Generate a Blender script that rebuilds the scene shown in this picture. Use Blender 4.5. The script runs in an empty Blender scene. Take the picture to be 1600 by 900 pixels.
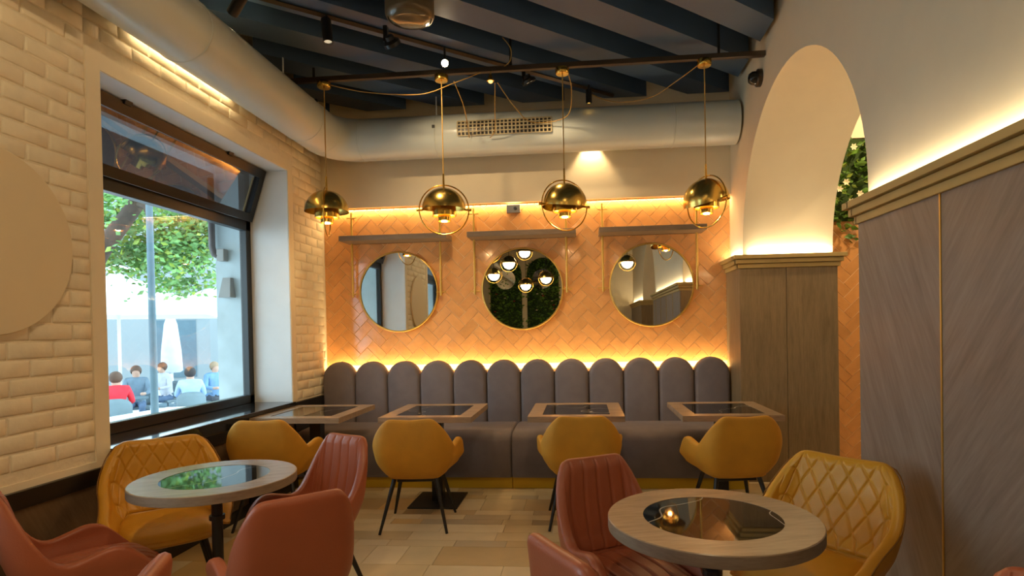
import bpy, bmesh, math, random
from mathutils import Vector, Matrix
R_ = math.radians
rng = random.Random(7)
scene = bpy.context.scene
col = scene.collection

# ------------------------------------------------------------------ camera
FPX, YAW, ROLL, OX, OY, PITCH, CAMH = 915.3, -.0888, -.0192, 27.7, 74.63, -.0129, 1.41
F = Vector((math.sin(YAW)*math.cos(PITCH), math.cos(YAW)*math.cos(PITCH), math.sin(PITCH)))
R0 = Vector((math.cos(YAW), -math.sin(YAW), 0)); U0 = R0.cross(F)
RR = math.cos(ROLL)*R0 + math.sin(ROLL)*U0
UU = -math.sin(ROLL)*R0 + math.cos(ROLL)*U0
cd = bpy.data.cameras.new('camera'); cam = bpy.data.objects.new('camera', cd); col.objects.link(cam)
cd.sensor_width = 36; cd.lens = FPX*36/1600; cd.shift_x = -OX/1600; cd.shift_y = OY/1600
cd.clip_start = .05; cd.clip_end = 200
cam.matrix_world = Matrix(((RR.x, UU.x, -F.x, 0), (RR.y, UU.y, -F.y, 0), (RR.z, UU.z, -F.z, CAMH), (0, 0, 0, 1)))
scene.camera = cam

# ------------------------------------------------------------------ world, exposure
w = bpy.data.worlds.new('world'); scene.world = w; w.use_nodes = True
bg = w.node_tree.nodes['Background']
bg.inputs[0].default_value = (.74, .89, 1, 1); bg.inputs[1].default_value = 4.8
vs = scene.view_settings
vs.view_transform = 'Standard'; vs.look = 'None'; vs.exposure = 0.2; vs.gamma = 1; vs.use_curve_mapping = False
WARM = (1, .66, .30); WARM2 = (1, .72, .40); LEDC = (1, .70, .32); LEDW = (1, .82, .55)

def light(name, kind, loc, energy, color, parent=None, aim=None, **k):
    l = bpy.data.lights.new(name, kind); l.energy = energy; l.color = color
    for a, b in k.items(): setattr(l, a, b)
    o = bpy.data.objects.new(name, l); col.objects.link(o); o.location = loc
    if aim is not None:
        o.rotation_euler = (Vector(aim)-Vector(loc)).to_track_quat('-Z', 'Y').to_euler()
    if parent: o.parent = parent
    return o
def strip(name, a, b, aim_dir, wid, energy, color=LEDC):
    a, b = Vector(a), Vector(b); d = (b-a); L = d.length; d.normalize()
    z = -Vector(aim_dir).normalized(); y = z.cross(d).normalized(); z = d.cross(y)
    o = light(name, 'AREA', (0, 0, 0), energy, color, shape='RECTANGLE', size=L, size_y=wid)
    m = Matrix((d, y, z)).transposed().to_4x4(); m.translation = (a+b)/2; o.matrix_world = m
    return o
# LED strips the room has: behind the sofa, above the tiles, on the cornices
strip('led_strip_sofa', (-2.58, 5.80, 1.0), (1.40, 5.80, 1.0), (0, .1, 1), .03, 21)
strip('led_strip_tile', (-2.60, 5.818, 2.655), (1.42, 5.818, 2.655), (0, .1, -1), .03, 14)
strip('led_strip_jamb', (1.50, 5.375, 2.03), (2.20, 5.375, 2.03), (0, .3, 1), .03, 3.4, LEDW)
strip('led_strip_return', (1.425, 5.42, 2.03), (1.425, 5.82, 2.03), (.3, 0, 1), .02, 1.2, LEDW)
strip('led_strip_pier', (1.425, .1, 2.03), (1.425, 3.08, 2.03), (.4, 0, 1), .03, 6.5, LEDW)
strip('led_strip_pier_end', (1.5, 3.115, 2.03), (2.20, 3.115, 2.03), (0, -.3, 1), .02, 3, LEDW)
strip('led_strip_rear_pier', (1.425, -4.8, 2.03), (1.425, -2.4, 2.03), (.4, 0, 1), .03, 9, LEDW)

# ------------------------------------------------------------------ materials
MATS = {}
def newmat(name):
    m = bpy.data.materials.new(name); m.use_nodes = True; MATS[name] = m
    return m, m.node_tree.nodes, m.node_tree.links, m.node_tree.nodes['Principled BSDF']
def node(ns, t, **k):
    n = ns.new(t)
    for a, b in k.items(): setattr(n, a, b)
    return n
def coords(ns, ls, scale=(1, 1, 1), rot=(0, 0, 0), rnd=True):
    tc = node(ns, 'ShaderNodeTexCoord'); mp = node(ns, 'ShaderNodeMapping')
    mp.inputs['Rotation'].default_value = rot
    m2 = node(ns, 'ShaderNodeMapping'); m2.inputs['Scale'].default_value = scale; ls.new(mp.outputs[0], m2.inputs['Vector'])
    if rnd:
        oi = node(ns, 'ShaderNodeObjectInfo'); va = node(ns, 'ShaderNodeVectorMath', operation='SCALE'); va.inputs[0].default_value = (13, 7, 5)
        ls.new(oi.outputs['Random'], va.inputs['Scale'])
        ad = node(ns, 'ShaderNodeVectorMath', operation='ADD')
        ls.new(tc.outputs['Object'], ad.inputs[0]); ls.new(va.outputs[0], ad.inputs[1]); ls.new(ad.outputs[0], mp.inputs['Vector'])
    else: ls.new(tc.outputs['Object'], mp.inputs['Vector'])
    return m2.outputs[0]
def mixcol(ns, ls, fac, a, b):
    n = node(ns, 'ShaderNodeMix', data_type='RGBA')
    for sock, v in ((n.inputs['Factor'], fac), (n.inputs['A'], a), (n.inputs['B'], b)):
        if hasattr(v, 'is_output'): ls.new(v, sock)
        else: sock.default_value = v if not isinstance(v, tuple) else (*v, 1)
    return n.outputs['Result']
def ramp(ns, ls, fac, lo, hi):
    n = node(ns, 'ShaderNodeMapRange'); n.inputs['From Min'].default_value = lo; n.inputs['From Max'].default_value = hi
    ls.new(fac, n.inputs['Value']); return n.outputs[0]
def noise(ns, ls, vec, scale, detail=3, rough=.5):
    n = node(ns, 'ShaderNodeTexNoise'); n.inputs['Scale'].default_value = scale; n.inputs['Detail'].default_value = detail; n.inputs['Roughness'].default_value = rough
    ls.new(vec, n.inputs['Vector']); return n.outputs['Fac']
def bumpto(ns, ls, p, h, strength, dist=.01):
    b = node(ns, 'ShaderNodeBump'); b.inputs['Strength'].default_value = strength; b.inputs['Distance'].default_value = dist
    ls.new(h, b.inputs['Height']); ls.new(b.outputs[0], p.inputs['Normal'])
def mul(c, f): return tuple(min(1, x*f) for x in c)
def M(name, c, rough=.5, metal=0, var=.08, vscale=6, bump=0, bscale=60, bdist=.01, c2=None, coat=0, sheen=0, rnd=0, spec=None):
    m, ns, ls, p = newmat(name)
    v = coords(ns, ls); f = ramp(ns, ls, noise(ns, ls, v, vscale), .3, .7)
    out = mixcol(ns, ls, f, mul(c, 1-var), c2 or mul(c, 1+var))
    if rnd:
        oi = node(ns, 'ShaderNodeObjectInfo'); hs = node(ns, 'ShaderNodeHueSaturation')
        r = node(ns, 'ShaderNodeMapRange'); r.inputs['To Min'].default_value = 1-rnd; r.inputs['To Max'].default_value = 1+rnd
        ls.new(oi.outputs['Random'], r.inputs['Value']); ls.new(r.outputs[0], hs.inputs['Value']); ls.new(out, hs.inputs['Color']); out = hs.outputs[0]
    ls.new(out, p.inputs['Base Color']); p.inputs['Roughness'].default_value = rough; p.inputs['Metallic'].default_value = metal
    if spec is not None: p.inputs['Specular IOR Level'].default_value = spec
    if coat: p.inputs['Coat Weight'].default_value = coat; p.inputs['Coat Roughness'].default_value = .08
    if sheen: p.inputs['Sheen Weight'].default_value = sheen; p.inputs['Sheen Roughness'].default_value = .4; p.inputs['Sheen Tint'].default_value = (*mul(c, 1.8), 1)
    if bump: bumpto(ns, ls, p, noise(ns, ls, v, bscale, 4), bump, bdist)
    return m
def wood(name, c1, c2, scale=(1, 1, 1), rot=(0, 0, 0), rough=.5, bump=.15, coat=0, rnd=True):
    m, ns, ls, p = newmat(name)
    v = coords(ns, ls, scale, rot, rnd)
    n1 = noise(ns, ls, v, 3.2, 6, .62); n2 = noise(ns, ls, v, 11, 4, .6)
    mx = node(ns, 'ShaderNodeMath', operation='MULTIPLY_ADD'); ls.new(n2, mx.inputs[0]); mx.inputs[1].default_value = .45; 
    sc = node(ns, 'ShaderNodeMath', operation='MULTIPLY'); ls.new(n1, sc.inputs[0]); sc.inputs[1].default_value = .6; ls.new(sc.outputs[0], mx.inputs[2])
    f = ramp(ns, ls, mx.outputs[0], .36, .68)
    ls.new(mixcol(ns, ls, f, c1, c2), p.inputs['Base Color']); p.inputs['Roughness'].default_value = rough
    if coat: p.inputs['Coat Weight'].default_value = coat
    bumpto(ns, ls, p, mx.outputs[0], bump, .004)
    return m
def emis(name, c, s):
    m, ns, ls, p = newmat(name); p.inputs['Base Color'].default_value = (*c, 1)
    p.inputs['Emission Color'].default_value = (*c, 1); p.inputs['Emission Strength'].default_value = s
    return m
def glassmat(name, tint, ior=1.5, refl=1.0):
    m, ns, ls, p = newmat(name); ns.remove(p)
    tr = node(ns, 'ShaderNodeBsdfTransparent'); tr.inputs[0].default_value = (*tint, 1)
    gl = node(ns, 'ShaderNodeBsdfGlossy'); gl.inputs['Roughness'].default_value = 0.0; gl.inputs[0].default_value = (refl, refl, refl, 1)
    fr = node(ns, 'ShaderNodeFresnel'); fr.inputs[0].default_value = ior
    mx = node(ns, 'ShaderNodeMixShader'); ls.new(fr.outputs[0], mx.inputs[0]); ls.new(tr.outputs[0], mx.inputs[1]); ls.new(gl.outputs[0], mx.inputs[2])
    ge = node(ns, 'ShaderNodeNewGeometry'); iv = node(ns, 'ShaderNodeMath', operation='SUBTRACT'); iv.inputs[0].default_value = 1; ls.new(ge.outputs['Backfacing'], iv.inputs[1])
    ff = node(ns, 'ShaderNodeMath', operation='MULTIPLY'); ls.new(fr.outputs[0], ff.inputs[0]); ls.new(iv.outputs[0], ff.inputs[1]); ls.new(ff.outputs[0], mx.inputs[0])
    ls.new(mx.outputs[0], ns['Material Output'].inputs[0])
    return m
def marble(name):
    m, ns, ls, p = newmat(name); v = coords(ns, ls)
    wv = node(ns, 'ShaderNodeTexNoise'); wv.inputs['Scale'].default_value = 1.6; wv.inputs['Detail'].default_value = 2; ls.new(v, wv.inputs['Vector'])
    a = node(ns, 'ShaderNodeMath', operation='SUBTRACT'); ls.new(wv.outputs['Fac'], a.inputs[0]); a.inputs[1].default_value = .5
    b = node(ns, 'ShaderNodeMath', operation='ABSOLUTE'); ls.new(a.outputs[0], b.inputs[0])
    f = ramp(ns, ls, b.outputs[0], .004, .0)
    ls.new(mixcol(ns, ls, f, (.012, .011, .010), (.55, .5, .42)), p.inputs['Base Color']); p.inputs['Roughness'].default_value = .03
    p.inputs['IOR'].default_value = 1.62
    return m

PLASTER = M('plaster', (.82, .70, .485), .85, var=.02, bump=.05, bscale=25)
PLASTER_W = M('reveal_paint', (.78, .79, .78), .7, var=.02)
BRICK = M('painted_brick', (.84, .745, .56), .75, var=.04, vscale=14, bump=.35, bscale=26, bdist=.008, rnd=.04)
MORTAR = M('painted_mortar', (.80, .705, .53), .85, var=.05, vscale=18, bump=.4, bscale=40)
BAND = M('smooth_band', (.83, .735, .55), .7, var=.03)
TILE = M('glazed_tile', (.74, .36, .125), .16, var=.08, vscale=9, bump=.5, bscale=13, bdist=.006, rnd=.07, coat=.5)
GROUT = M('tile_grout', (.95, .66, .36), .7, var=.05)
BEAM = M('beam_blue', (.05, .088, .155), .45, var=.06, vscale=3)
CEILB = M('ceiling_blue', (.03, .06, .09), .6, var=.05)
DUCT = M('duct_paint', (.60, .64, .60), .3, var=.03, vscale=3)
BLACKM = M('black_metal', (.012, .011, .011), .38, var=.1)
BLACKF = M('black_frame', (.009, .008, .008), .32, var=.1)
SILLB = M('black_sill', (.012, .013, .014), .07, var=.1)
BRASS = M('brass', (.72, .43, .08), .22, metal=1, var=.06, vscale=3)
BRASSD = M('brass_dark', (.78, .52, .13), .24, metal=1, var=.12, vscale=4)
BRASSM = M('brass_matt', (.62, .40, .10), .42, metal=.85, var=.06)
GOLDP = M('cornice_gold', (.46, .32, .11), .5, metal=.1, var=.05)
PLINTH = M('plinth_gold', (.60, .38, .02), .45, metal=.3, var=.06)
SOFA = M('sofa_velvet', (.175, .148, .155), .8, var=.07, vscale=10, bump=.12, bscale=240, sheen=.35)
MUST = M('mustard_velvet', (.56, .26, .016), .72, var=.09, vscale=7, bump=.15, bscale=160, sheen=.25)
MUSTL = M('mustard_leather', (.60, .285, .018), .4, var=.06, vscale=6, bump=.10, bscale=120)
MUSTSEAM = M('mustard_seam', (.22, .09, .008), .6)
TERRA = M('terracotta_leather', (.37, .098, .042), .42, var=.06, vscale=5, bump=.10, bscale=130)
TERRAS = M('terracotta_seam', (.17, .035, .018), .6)
WOODT = wood('table_oak', (.27, .185, .115), (.40, .29, .19), (1, 7, 7), rough=.27)
WOODTE = wood('table_oak_edge', (.19, .13, .085), (.29, .215, .15), (2, 2, 9), rough=.5)
WOODS = wood('shelf_wood', (.17, .115, .07), (.25, .17, .11), (1, 8, 8), rough=.5)
WOODJ = wood('jamb_wood', (.17, .115, .055), (.27, .185, .095), (9, 9, .9), rough=.5)
CH = R_(28)
WOODA = wood('panel_chevron_left', (.165, .118, .088), (.265, .205, .165), (1, 4.5, .45), (CH, 0, 0), rough=.45)
WOODB = wood('panel_chevron_right', (.165, .118, .088), (.265, .205, .165), (1, 4.5, .45), (-CH-.2, 0, 0), rough=.45)
WOODW = wood('wainscot_wood', (.10, .058, .03), (.16, .10, .055), (1, 7, .9), (-CH, 0, 0), rough=.45)
MARBLE = marble('black_marble')
MIRROR, _n, _l, _p = newmat('mirror_glass'); _p.inputs['Base Color'].default_value = (.86, .88, .86, 1); _p.inputs['Metallic'].default_value = 1; _p.inputs['Roughness'].default_value = .01
GLASS = glassmat('window_glass', (.90, .97, .98), 1.5)
GLASS2 = glassmat('sash_glass', (.50, .54, .56), 2.1)
DISC = M('disc_paint', (.76, .64, .43), .6, var=.01)
LAMPGLOW = emis('lamp_glow', (1, .56, .11), 3.2)
SPOTGLOW = emis('spot_glow', (1, .80, .5), 60)
SPOTDIM = emis('spot_lens', (.9, .75, .5), .5)
GLOBE = emis('globe_glow', (1, .78, .48), 15)
CORD = M('gold_cord', (.45, .26, .05), .5)
WHITEM = M('white_metal', (.8, .8, .78), .4)
GREYP = M('grey_plastic', (.32, .31, .29), .5)
LEAF = M('leaf_green', (.10, .22, .025), .5, var=.5, vscale=5)
LEAF2 = M('leaf_yellow', (.26, .36, .05), .5, var=.4, vscale=5)
TLEAF = M('tree_leaf', (.16, .34, .10), .5, var=.5, vscale=1.3)
BARK = M('bark', (.06, .04, .03), .9, var=.3, bump=.5, bscale=20)
PETAL = M('petal_cream', (.85, .75, .5), .6)
PETALR = M('petal_red', (.55, .04, .03), .6)
WHITEC = M('white_canvas', (.85, .86, .87), .8, var=.02)
STREET = M('street_paving', (.50, .52, .54), .85, var=.08, vscale=2)
FACADE = M('facade_grey', (.22, .25, .26), .85, var=.03, vscale=1)
STEELB = M('blue_steel', (.075, .125, .155), .5)
SKIN = M('skin', (.50, .30, .22), .6)
OUTMAT = {}

# ------------------------------------------------------------------ mesh helpers
class MB:
    def __init__(s): s.v = []; s.f = []; s.m = []
    def add(s, vs, fs, mi=0):
        b = len(s.v); s.v += [tuple(x) for x in vs]; s.f += [tuple(i+b for i in q) for q in fs]; s.m += [mi]*len(fs); return s
    def box(s, x0, x1, y0, y1, z0, z1, mi=0):
        vs = [(x, y, z) for z in (z0, z1) for y in (y0, y1) for x in (x0, x1)]
        return s.add(vs, [(0, 2, 3, 1), (4, 5, 7, 6), (0, 1, 5, 4), (2, 6, 7, 3), (0, 4, 6, 2), (1, 3, 7, 5)], mi)
    def tube(s, pts, rad, n=8, cap=True, mi=0):
        pts = [Vector(p) for p in pts]; k = len(pts); rad = rad if isinstance(rad, (list, tuple)) else [rad]*k
        vs = []; ref = None
        for i, p in enumerate(pts):
            t = (pts[min(i+1, k-1)]-pts[max(i-1, 0)]).normalized()
            if ref is None:
                ref = Vector((0, 0, 1)) if abs(t.z) < .9 else Vector((1, 0, 0))
            a = (ref-t*ref.dot(t)).normalized(); b = t.cross(a); ref = a
            for j in range(n):
                q = 2*math.pi*j/n; vs.append(p+(a*math.cos(q)+b*math.sin(q))*rad[i])
        fs = [(i*n+j, i*n+(j+1) % n, (i+1)*n+(j+1) % n, (i+1)*n+j) for i in range(k-1) for j in range(n)]
        if cap: fs += [tuple(range(n))[::-1], tuple((k-1)*n+j for j in range(n))]
        return s.add(vs, fs, mi)
    def lathe(s, prof, n=32, c=(0, 0, 0), a0=0, a1=2*math.pi, mi=0):
        full = abs(a1-a0-2*math.pi) < 1e-6; m = n if full else n+1
        vs = [(c[0]+r*math.cos(a0+(a1-a0)*j/n), c[1]+r*math.sin(a0+(a1-a0)*j/n), c[2]+z) for r, z in prof for j in range(m)]
        fs = [(i*m+j, i*m+(j+1) % m, (i+1)*m+(j+1) % m, (i+1)*m+j) for i in range(len(prof)-1) for j in range(n)]
        return s.add(vs, fs, mi)
    def prism(s, poly, z0, z1, inset=0, mi=0):
        n = len(poly); c = (sum(p[0] for p in poly)/n, sum(p[1] for p in poly)/n)
        top = poly if not inset else inset_poly(poly, inset)
        vs = [(x, y, z0) for x, y in poly]+[(x, y, z1) for x, y in top]
        fs = [(i, (i+1) % n, n+(i+1) % n, n+i) for i in range(n)]+[tuple(range(n, 2*n)), tuple(range(n))[::-1]]
        return s.add(vs, fs, mi)
    def grid(s, fn, nu, nv, mi=0, wrap=False):
        vs = [fn(i/nu, j/nv) for j in range(nv+1) for i in range(nu+1)]
        return s.add(vs, [(j*(nu+1)+i, j*(nu+1)+i+1, (j+1)*(nu+1)+i+1, (j+1)*(nu+1)+i) for j in range(nv) for i in range(nu)], mi)
    def mesh(s, name, mats, smooth=False, weld=False, bevel=0, seg=2, angle=None):
        me = bpy.data.meshes.new(name); me.from_pydata(s.v, [], s.f); me.update()
        mats = mats if isinstance(mats, (list, tuple)) else [mats]
        for m in mats: me.materials.append(m)
        me.polygons.foreach_set('material_index', s.m)
        if weld or bevel:
            bm = bmesh.new(); bm.from_mesh(me); bmesh.ops.remove_doubles(bm, verts=bm.verts, dist=1e-5)
            bmesh.ops.recalc_face_normals(bm, faces=bm.faces)
            if bevel: bmesh.ops.bevel(bm, geom=[e for e in bm.edges if e.calc_face_angle(0) > .5], offset=bevel, segments=seg, profile=.5, affect='EDGES')
            bm.to_mesh(me); bm.free()
        if smooth: me.polygons.foreach_set('use_smooth', [True]*len(me.polygons))
        if angle is not None: me.set_sharp_from_angle(angle=R_(angle))
        me.update(); return me
    def build(s, name, mats, parent=None, **k):
        return link(name, s.mesh(name, mats, **k), parent)
def inset_poly(poly, d):
    n = len(poly); out = []
    ar = sum(poly[i][0]*poly[(i+1) % n][1]-poly[(i+1) % n][0]*poly[i][1] for i in range(n))
    sg = 1 if ar > 0 else -1
    c = Vector((sum(p[0] for p in poly)/n, sum(p[1] for p in poly)/n))
    for i in range(n):
        p0, p1, p2 = Vector(poly[i-1]), Vector(poly[i]), Vector(poly[(i+1) % n])
        e1 = (p1-p0).normalized(); e2 = (p2-p1).normalized()
        n1 = Vector((-e1.y, e1.x))*sg; n2 = Vector((-e2.y, e2.x))*sg
        b = n1+n2; L = b.length
        if L < 1e-4: out.append(tuple(p1)); continue
        b /= L; k = min(d/max(.35, b.dot(n1)), .45*(c-p1).length)
        out.append(tuple(p1+b*k))
    return out
def clip_poly(poly, x0, x1, y0, y1):
    def half(ps, f, g):
        out = []
        for i in range(len(ps)):
            a, b = ps[i-1], ps[i]; fa, fb = f(a), f(b)
            if (fa >= 0) != (fb >= 0):
                t = fa/(fa-fb); out.append((a[0]+(b[0]-a[0])*t, a[1]+(b[1]-a[1])*t))
            if fb >= 0: out.append(b)
        return out
    for f in (lambda p: p[0]-x0, lambda p: x1-p[0], lambda p: p[1]-y0, lambda p: y1-p[1]):
        poly = half(poly, f, None)
        if len(poly) < 3: return []
    res = []
    for p in poly:
        if not res or (abs(p[0]-res[-1][0])+abs(p[1]-res[-1][1])) > 1e-5: res.append(p)
    if len(res) > 1 and abs(res[0][0]-res[-1][0])+abs(res[0][1]-res[-1][1]) < 1e-5: res.pop()
    return res if len(res) >= 3 else []
def poly_area(p): return abs(sum(p[i-1][0]*p[i][1]-p[i][0]*p[i-1][1] for i in range(len(p))))/2
def link(name, me, parent=None, loc=None, rz=None):
    o = bpy.data.objects.new(name, me); col.objects.link(o)
    if parent: o.parent = parent
    if loc: o.location = loc
    if rz: o.rotation_euler = (0, 0, rz)
    return o
def empty(name, loc=(0, 0, 0), rz=0):
    o = bpy.data.objects.new(name, None); col.objects.link(o); o.location = loc; o.rotation_euler = (0, 0, rz); o.empty_display_size = .1
    return o
def tag(o, label, cat, group=None):
    o['label'] = label; o['category'] = cat
    if group: o['group'] = group
    return o
def struct(o): o['kind'] = 'structure'; return o
def copy_tree(o, parent=None):
    c = o.copy(); col.objects.link(c)
    if parent: c.parent = parent
    for ch in [x for x in col.objects if x.parent == o]: copy_tree(ch, c)
    return c
def bake(o):
    dg = bpy.context.evaluated_depsgraph_get(); me = bpy.data.meshes.new_from_object(o.evaluated_get(dg)); me.name = o.name
    old = o.data; o.modifiers.clear(); o.data = me; bpy.data.meshes.remove(old); return o
def interp(tab, x):
    if x <= tab[0][0]: return tab[0][1]
    for (a, b), (c, d) in zip(tab, tab[1:]):
        if x <= c:
            t = (x-a)/(c-a); t = t*t*(3-2*t); return b+(d-b)*t
    return tab[-1][1]
def lin(tab, x):
    if x <= tab[0][0]: return tab[0][1]
    for (a, b), (c, d) in zip(tab, tab[1:]):
        if x <= c: return b+(d-b)*(x-a)/(c-a)
    return tab[-1][1]

# ------------------------------------------------------------------ room shell
XL, XR, XR2, YB, YR, ZC = -2.63, 1.45, 2.22, 5.85, -5.0, 3.95
XS = 4.6                                         # far side of the side room
W1, W2 = (3.03, 5.10), (-.32, 1.75)              # window openings along y
WZ0, WZ1 = .70, 2.88
# floor: base slab + patchwork tiles
floor = struct(MB().box(XL-.4, XS, YR, YB+.1, -.12, -.006).build('floor', M('floor_joint', (.30, .23, .14), .8)))
FT = [M('floor_tile_%d' % i, c, .33, var=.07, vscale=5) for i, c in enumerate([(.70, .56, .34), (.62, .47, .25), (.74, .61, .39), (.55, .39, .19), (.40, .29, .15), (.66, .52, .30), (.68, .46, .19), (.50, .39, .24)])]
rest = [MB() for _ in FT]; y = YR; cnt = 0
pend_rows = []
while y < YB:
    d = rng.choice([.11, .16, .22, .30]); x = XL-.3-rng.random()*.3
    y1 = min(y+d, YB)
    while x < XS:
        L = rng.choice([.22, .34, .45, .6]); x1 = min(x+L, XS); g = .0015
        k = rng.choices(range(8), [5, 4, 5, 2, 1.5, 4, 2, 2])[0]
        a = (max(x, XL)+g, x1-g, y+g, y1-g)
        if a[1] > a[0]:
            near = -1.9 < a[0] < 1.35 and 2.35 < y < 5.15
            if near and cnt < 290:
                MB().box(*a, -.008, 0).build('floor_tile', FT[k], floor); cnt += 1
            else: rest[k].box(*a, -.008, 0)
        x += L
    y += d
allrest = MB()
for k, r in enumerate(rest): allrest.add(r.v, r.f, k)
o = allrest.build('floor_tiling', FT, floor); o['kind'] = 'stuff'
# ceiling and beams
ceil = struct(MB().box(XL, XS, YR, YB, ZC, ZC+.1).build('ceiling', CEILB))
BZ, BE, PIT, BW, SL = 3.595, 5.68, .78, .40, 1.212
for k in range(-1, 21):
    xr = -1.687+PIT*k; xl = xr-BW; Lb = 14
    poly = clip_poly([(xl, BE), (xl-SL*Lb, BE-Lb), (xr-SL*Lb, BE-Lb), (xr, BE)], -2.5, 1.415, YR, BE)
    if poly: MB().prism(poly, BZ, ZC).build('beam', BEAM, ceil, weld=True)
# left wall with two window openings
m = MB()
XO = -3.325
m.box(XO, XL, YR, YB, -.5, WZ0); m.box(XO, XL, YR, YB, WZ1, ZC)
for a, b in ((YR, W2[0]), (W2[1], W1[0]), (W1[1], YB)): m.box(XO, XL, a, b, WZ0, WZ1)
wl = struct(m.build('wall_left', [MORTAR]))
# smooth band round the window and over the wainscot
m = MB(); bt = .008
for a, b in (W1, W2):
    m.box(XL, XL+bt, a-.095, a, .70, WZ1+.09); m.box(XL, XL+bt, b, b+.085, .785, WZ1+.09); m.box(XL, XL+bt, a, b, WZ1, WZ1+.09)
m.box(XL, XL+bt, W2[1]+.085, W1[0]-.095, .70, .735)
m.build('window_surround', BAND, wl)
# reveal linings (white paint)
m = MB(); e = .004
for a, b in (W1, W2):
    m.box(-3.06, XL+.001, b-e, b, .785, WZ1); m.box(-3.06, XL+.001, a, a+e, .785, WZ1); m.box(-3.06, XL+.001, a, b, WZ1-e, WZ1)
m.build('reveal_lining', PLASTER_W, wl)
m = MB()
for a, b in (W1, W2):
    m.box(XO, -3.0, b-e, b, .5, WZ1); m.box(XO, -3.0, a, a+e, .5, WZ1); m.box(XO, -3.0, a, b, WZ1-e, WZ1)
m.build('outer_reveal', M('outer_reveal_paint', (.52, .60, .62), .8), wl)
# bricks
BRM = []
for q in range(6):
    r2 = random.Random(q); ysb = (-.116, -.107, .0, .107, .116); zsb = (-.0385, -.030, .030, .0385); b_ = MB()
    vsb = []
    for j, zz in enumerate(zsb):
        for i, yy in enumerate(ysb):
            edge = i in (0, 4) or j in (0, 3)
            vsb.append((.011-(.0055 if edge else 0)+r2.uniform(-.0016, .0016), yy+r2.uniform(-.003, .003), zz+r2.uniform(-.003, .003)))
    fsb = [(j*5+i, j*5+i+1, (j+1)*5+i+1, (j+1)*5+i) for j in range(3) for i in range(4)]
    rim = [0, 1, 2, 3, 4, 9, 14, 19, 18, 17, 16, 15, 10, 5]; n0 = len(vsb)
    for k in rim: vsb.append((-.011, vsb[k][1], vsb[k][2]))
    fsb += [(rim[(k+1) % 14], rim[k], n0+k, n0+(k+1) % 14) for k in range(14)]
    b_.add(vsb, fsb); me = b_.mesh('brick', BRICK)
    me.polygons.foreach_set('use_smooth', [True]*len(me.polygons)); BRM.append(me)
def brick_area(y0, y1, z0, z1, parent, x=XL, lim=None):
    row = int(round((z0-.70)/.0865)); z = .70+.0865*row+.043
    while z+.035 < z1:
        if z-.04 >= z0-.01:
            off = (row % 2)*.12+rng.uniform(-.015, .015); yy = y0-.24+off
            while yy < y1:
                a, b = max(yy+.004, y0), min(yy+.236, y1)
                if b-a > .03:
                    o = link('brick', rng.choice(BRM), parent, (x-.0045, (a+b)/2, z)); o.scale = (1, (b-a)/.232, 1)
                    o.rotation_euler = (0, 0, rng.choice((0, 0)))
                yy += .24
        z += .0865; row += 1
brick_area(1.86, W1[0]-.10, .735, 3.40, wl)
brick_area(W1[0]-.10, W1[1]+.09, WZ1+.09, 3.40, wl)
brick_area(W1[1]+.09, YB-.04, .78, 3.40, wl)
# wainscot
m = MB()
m.box(XL, XL+.03, YR, YB-.75, .615, .70); m.box(XL, XL+.03, YR, YB-.75, 0, .08); m.box(XL, XL+.03, YB-.75, YB-.05, 0, .775)
for yy in (-1.2, .1, 1.5, 2.97, 4.35): m.box(XL, XL+.032, yy, yy+.19, 0, .70)
wd = m.build('wainscot_frame', BLACKF, wl, bevel=.002)
for a, b in ((-1.01, .1), (.29, 1.5), (1.69, 2.97), (3.16, 4.35), (4.54, 5.1)):
    MB().box(XL, XL+.015, a, b, .08, .615).build('wainscot_panel', WOODW, wl)
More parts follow.
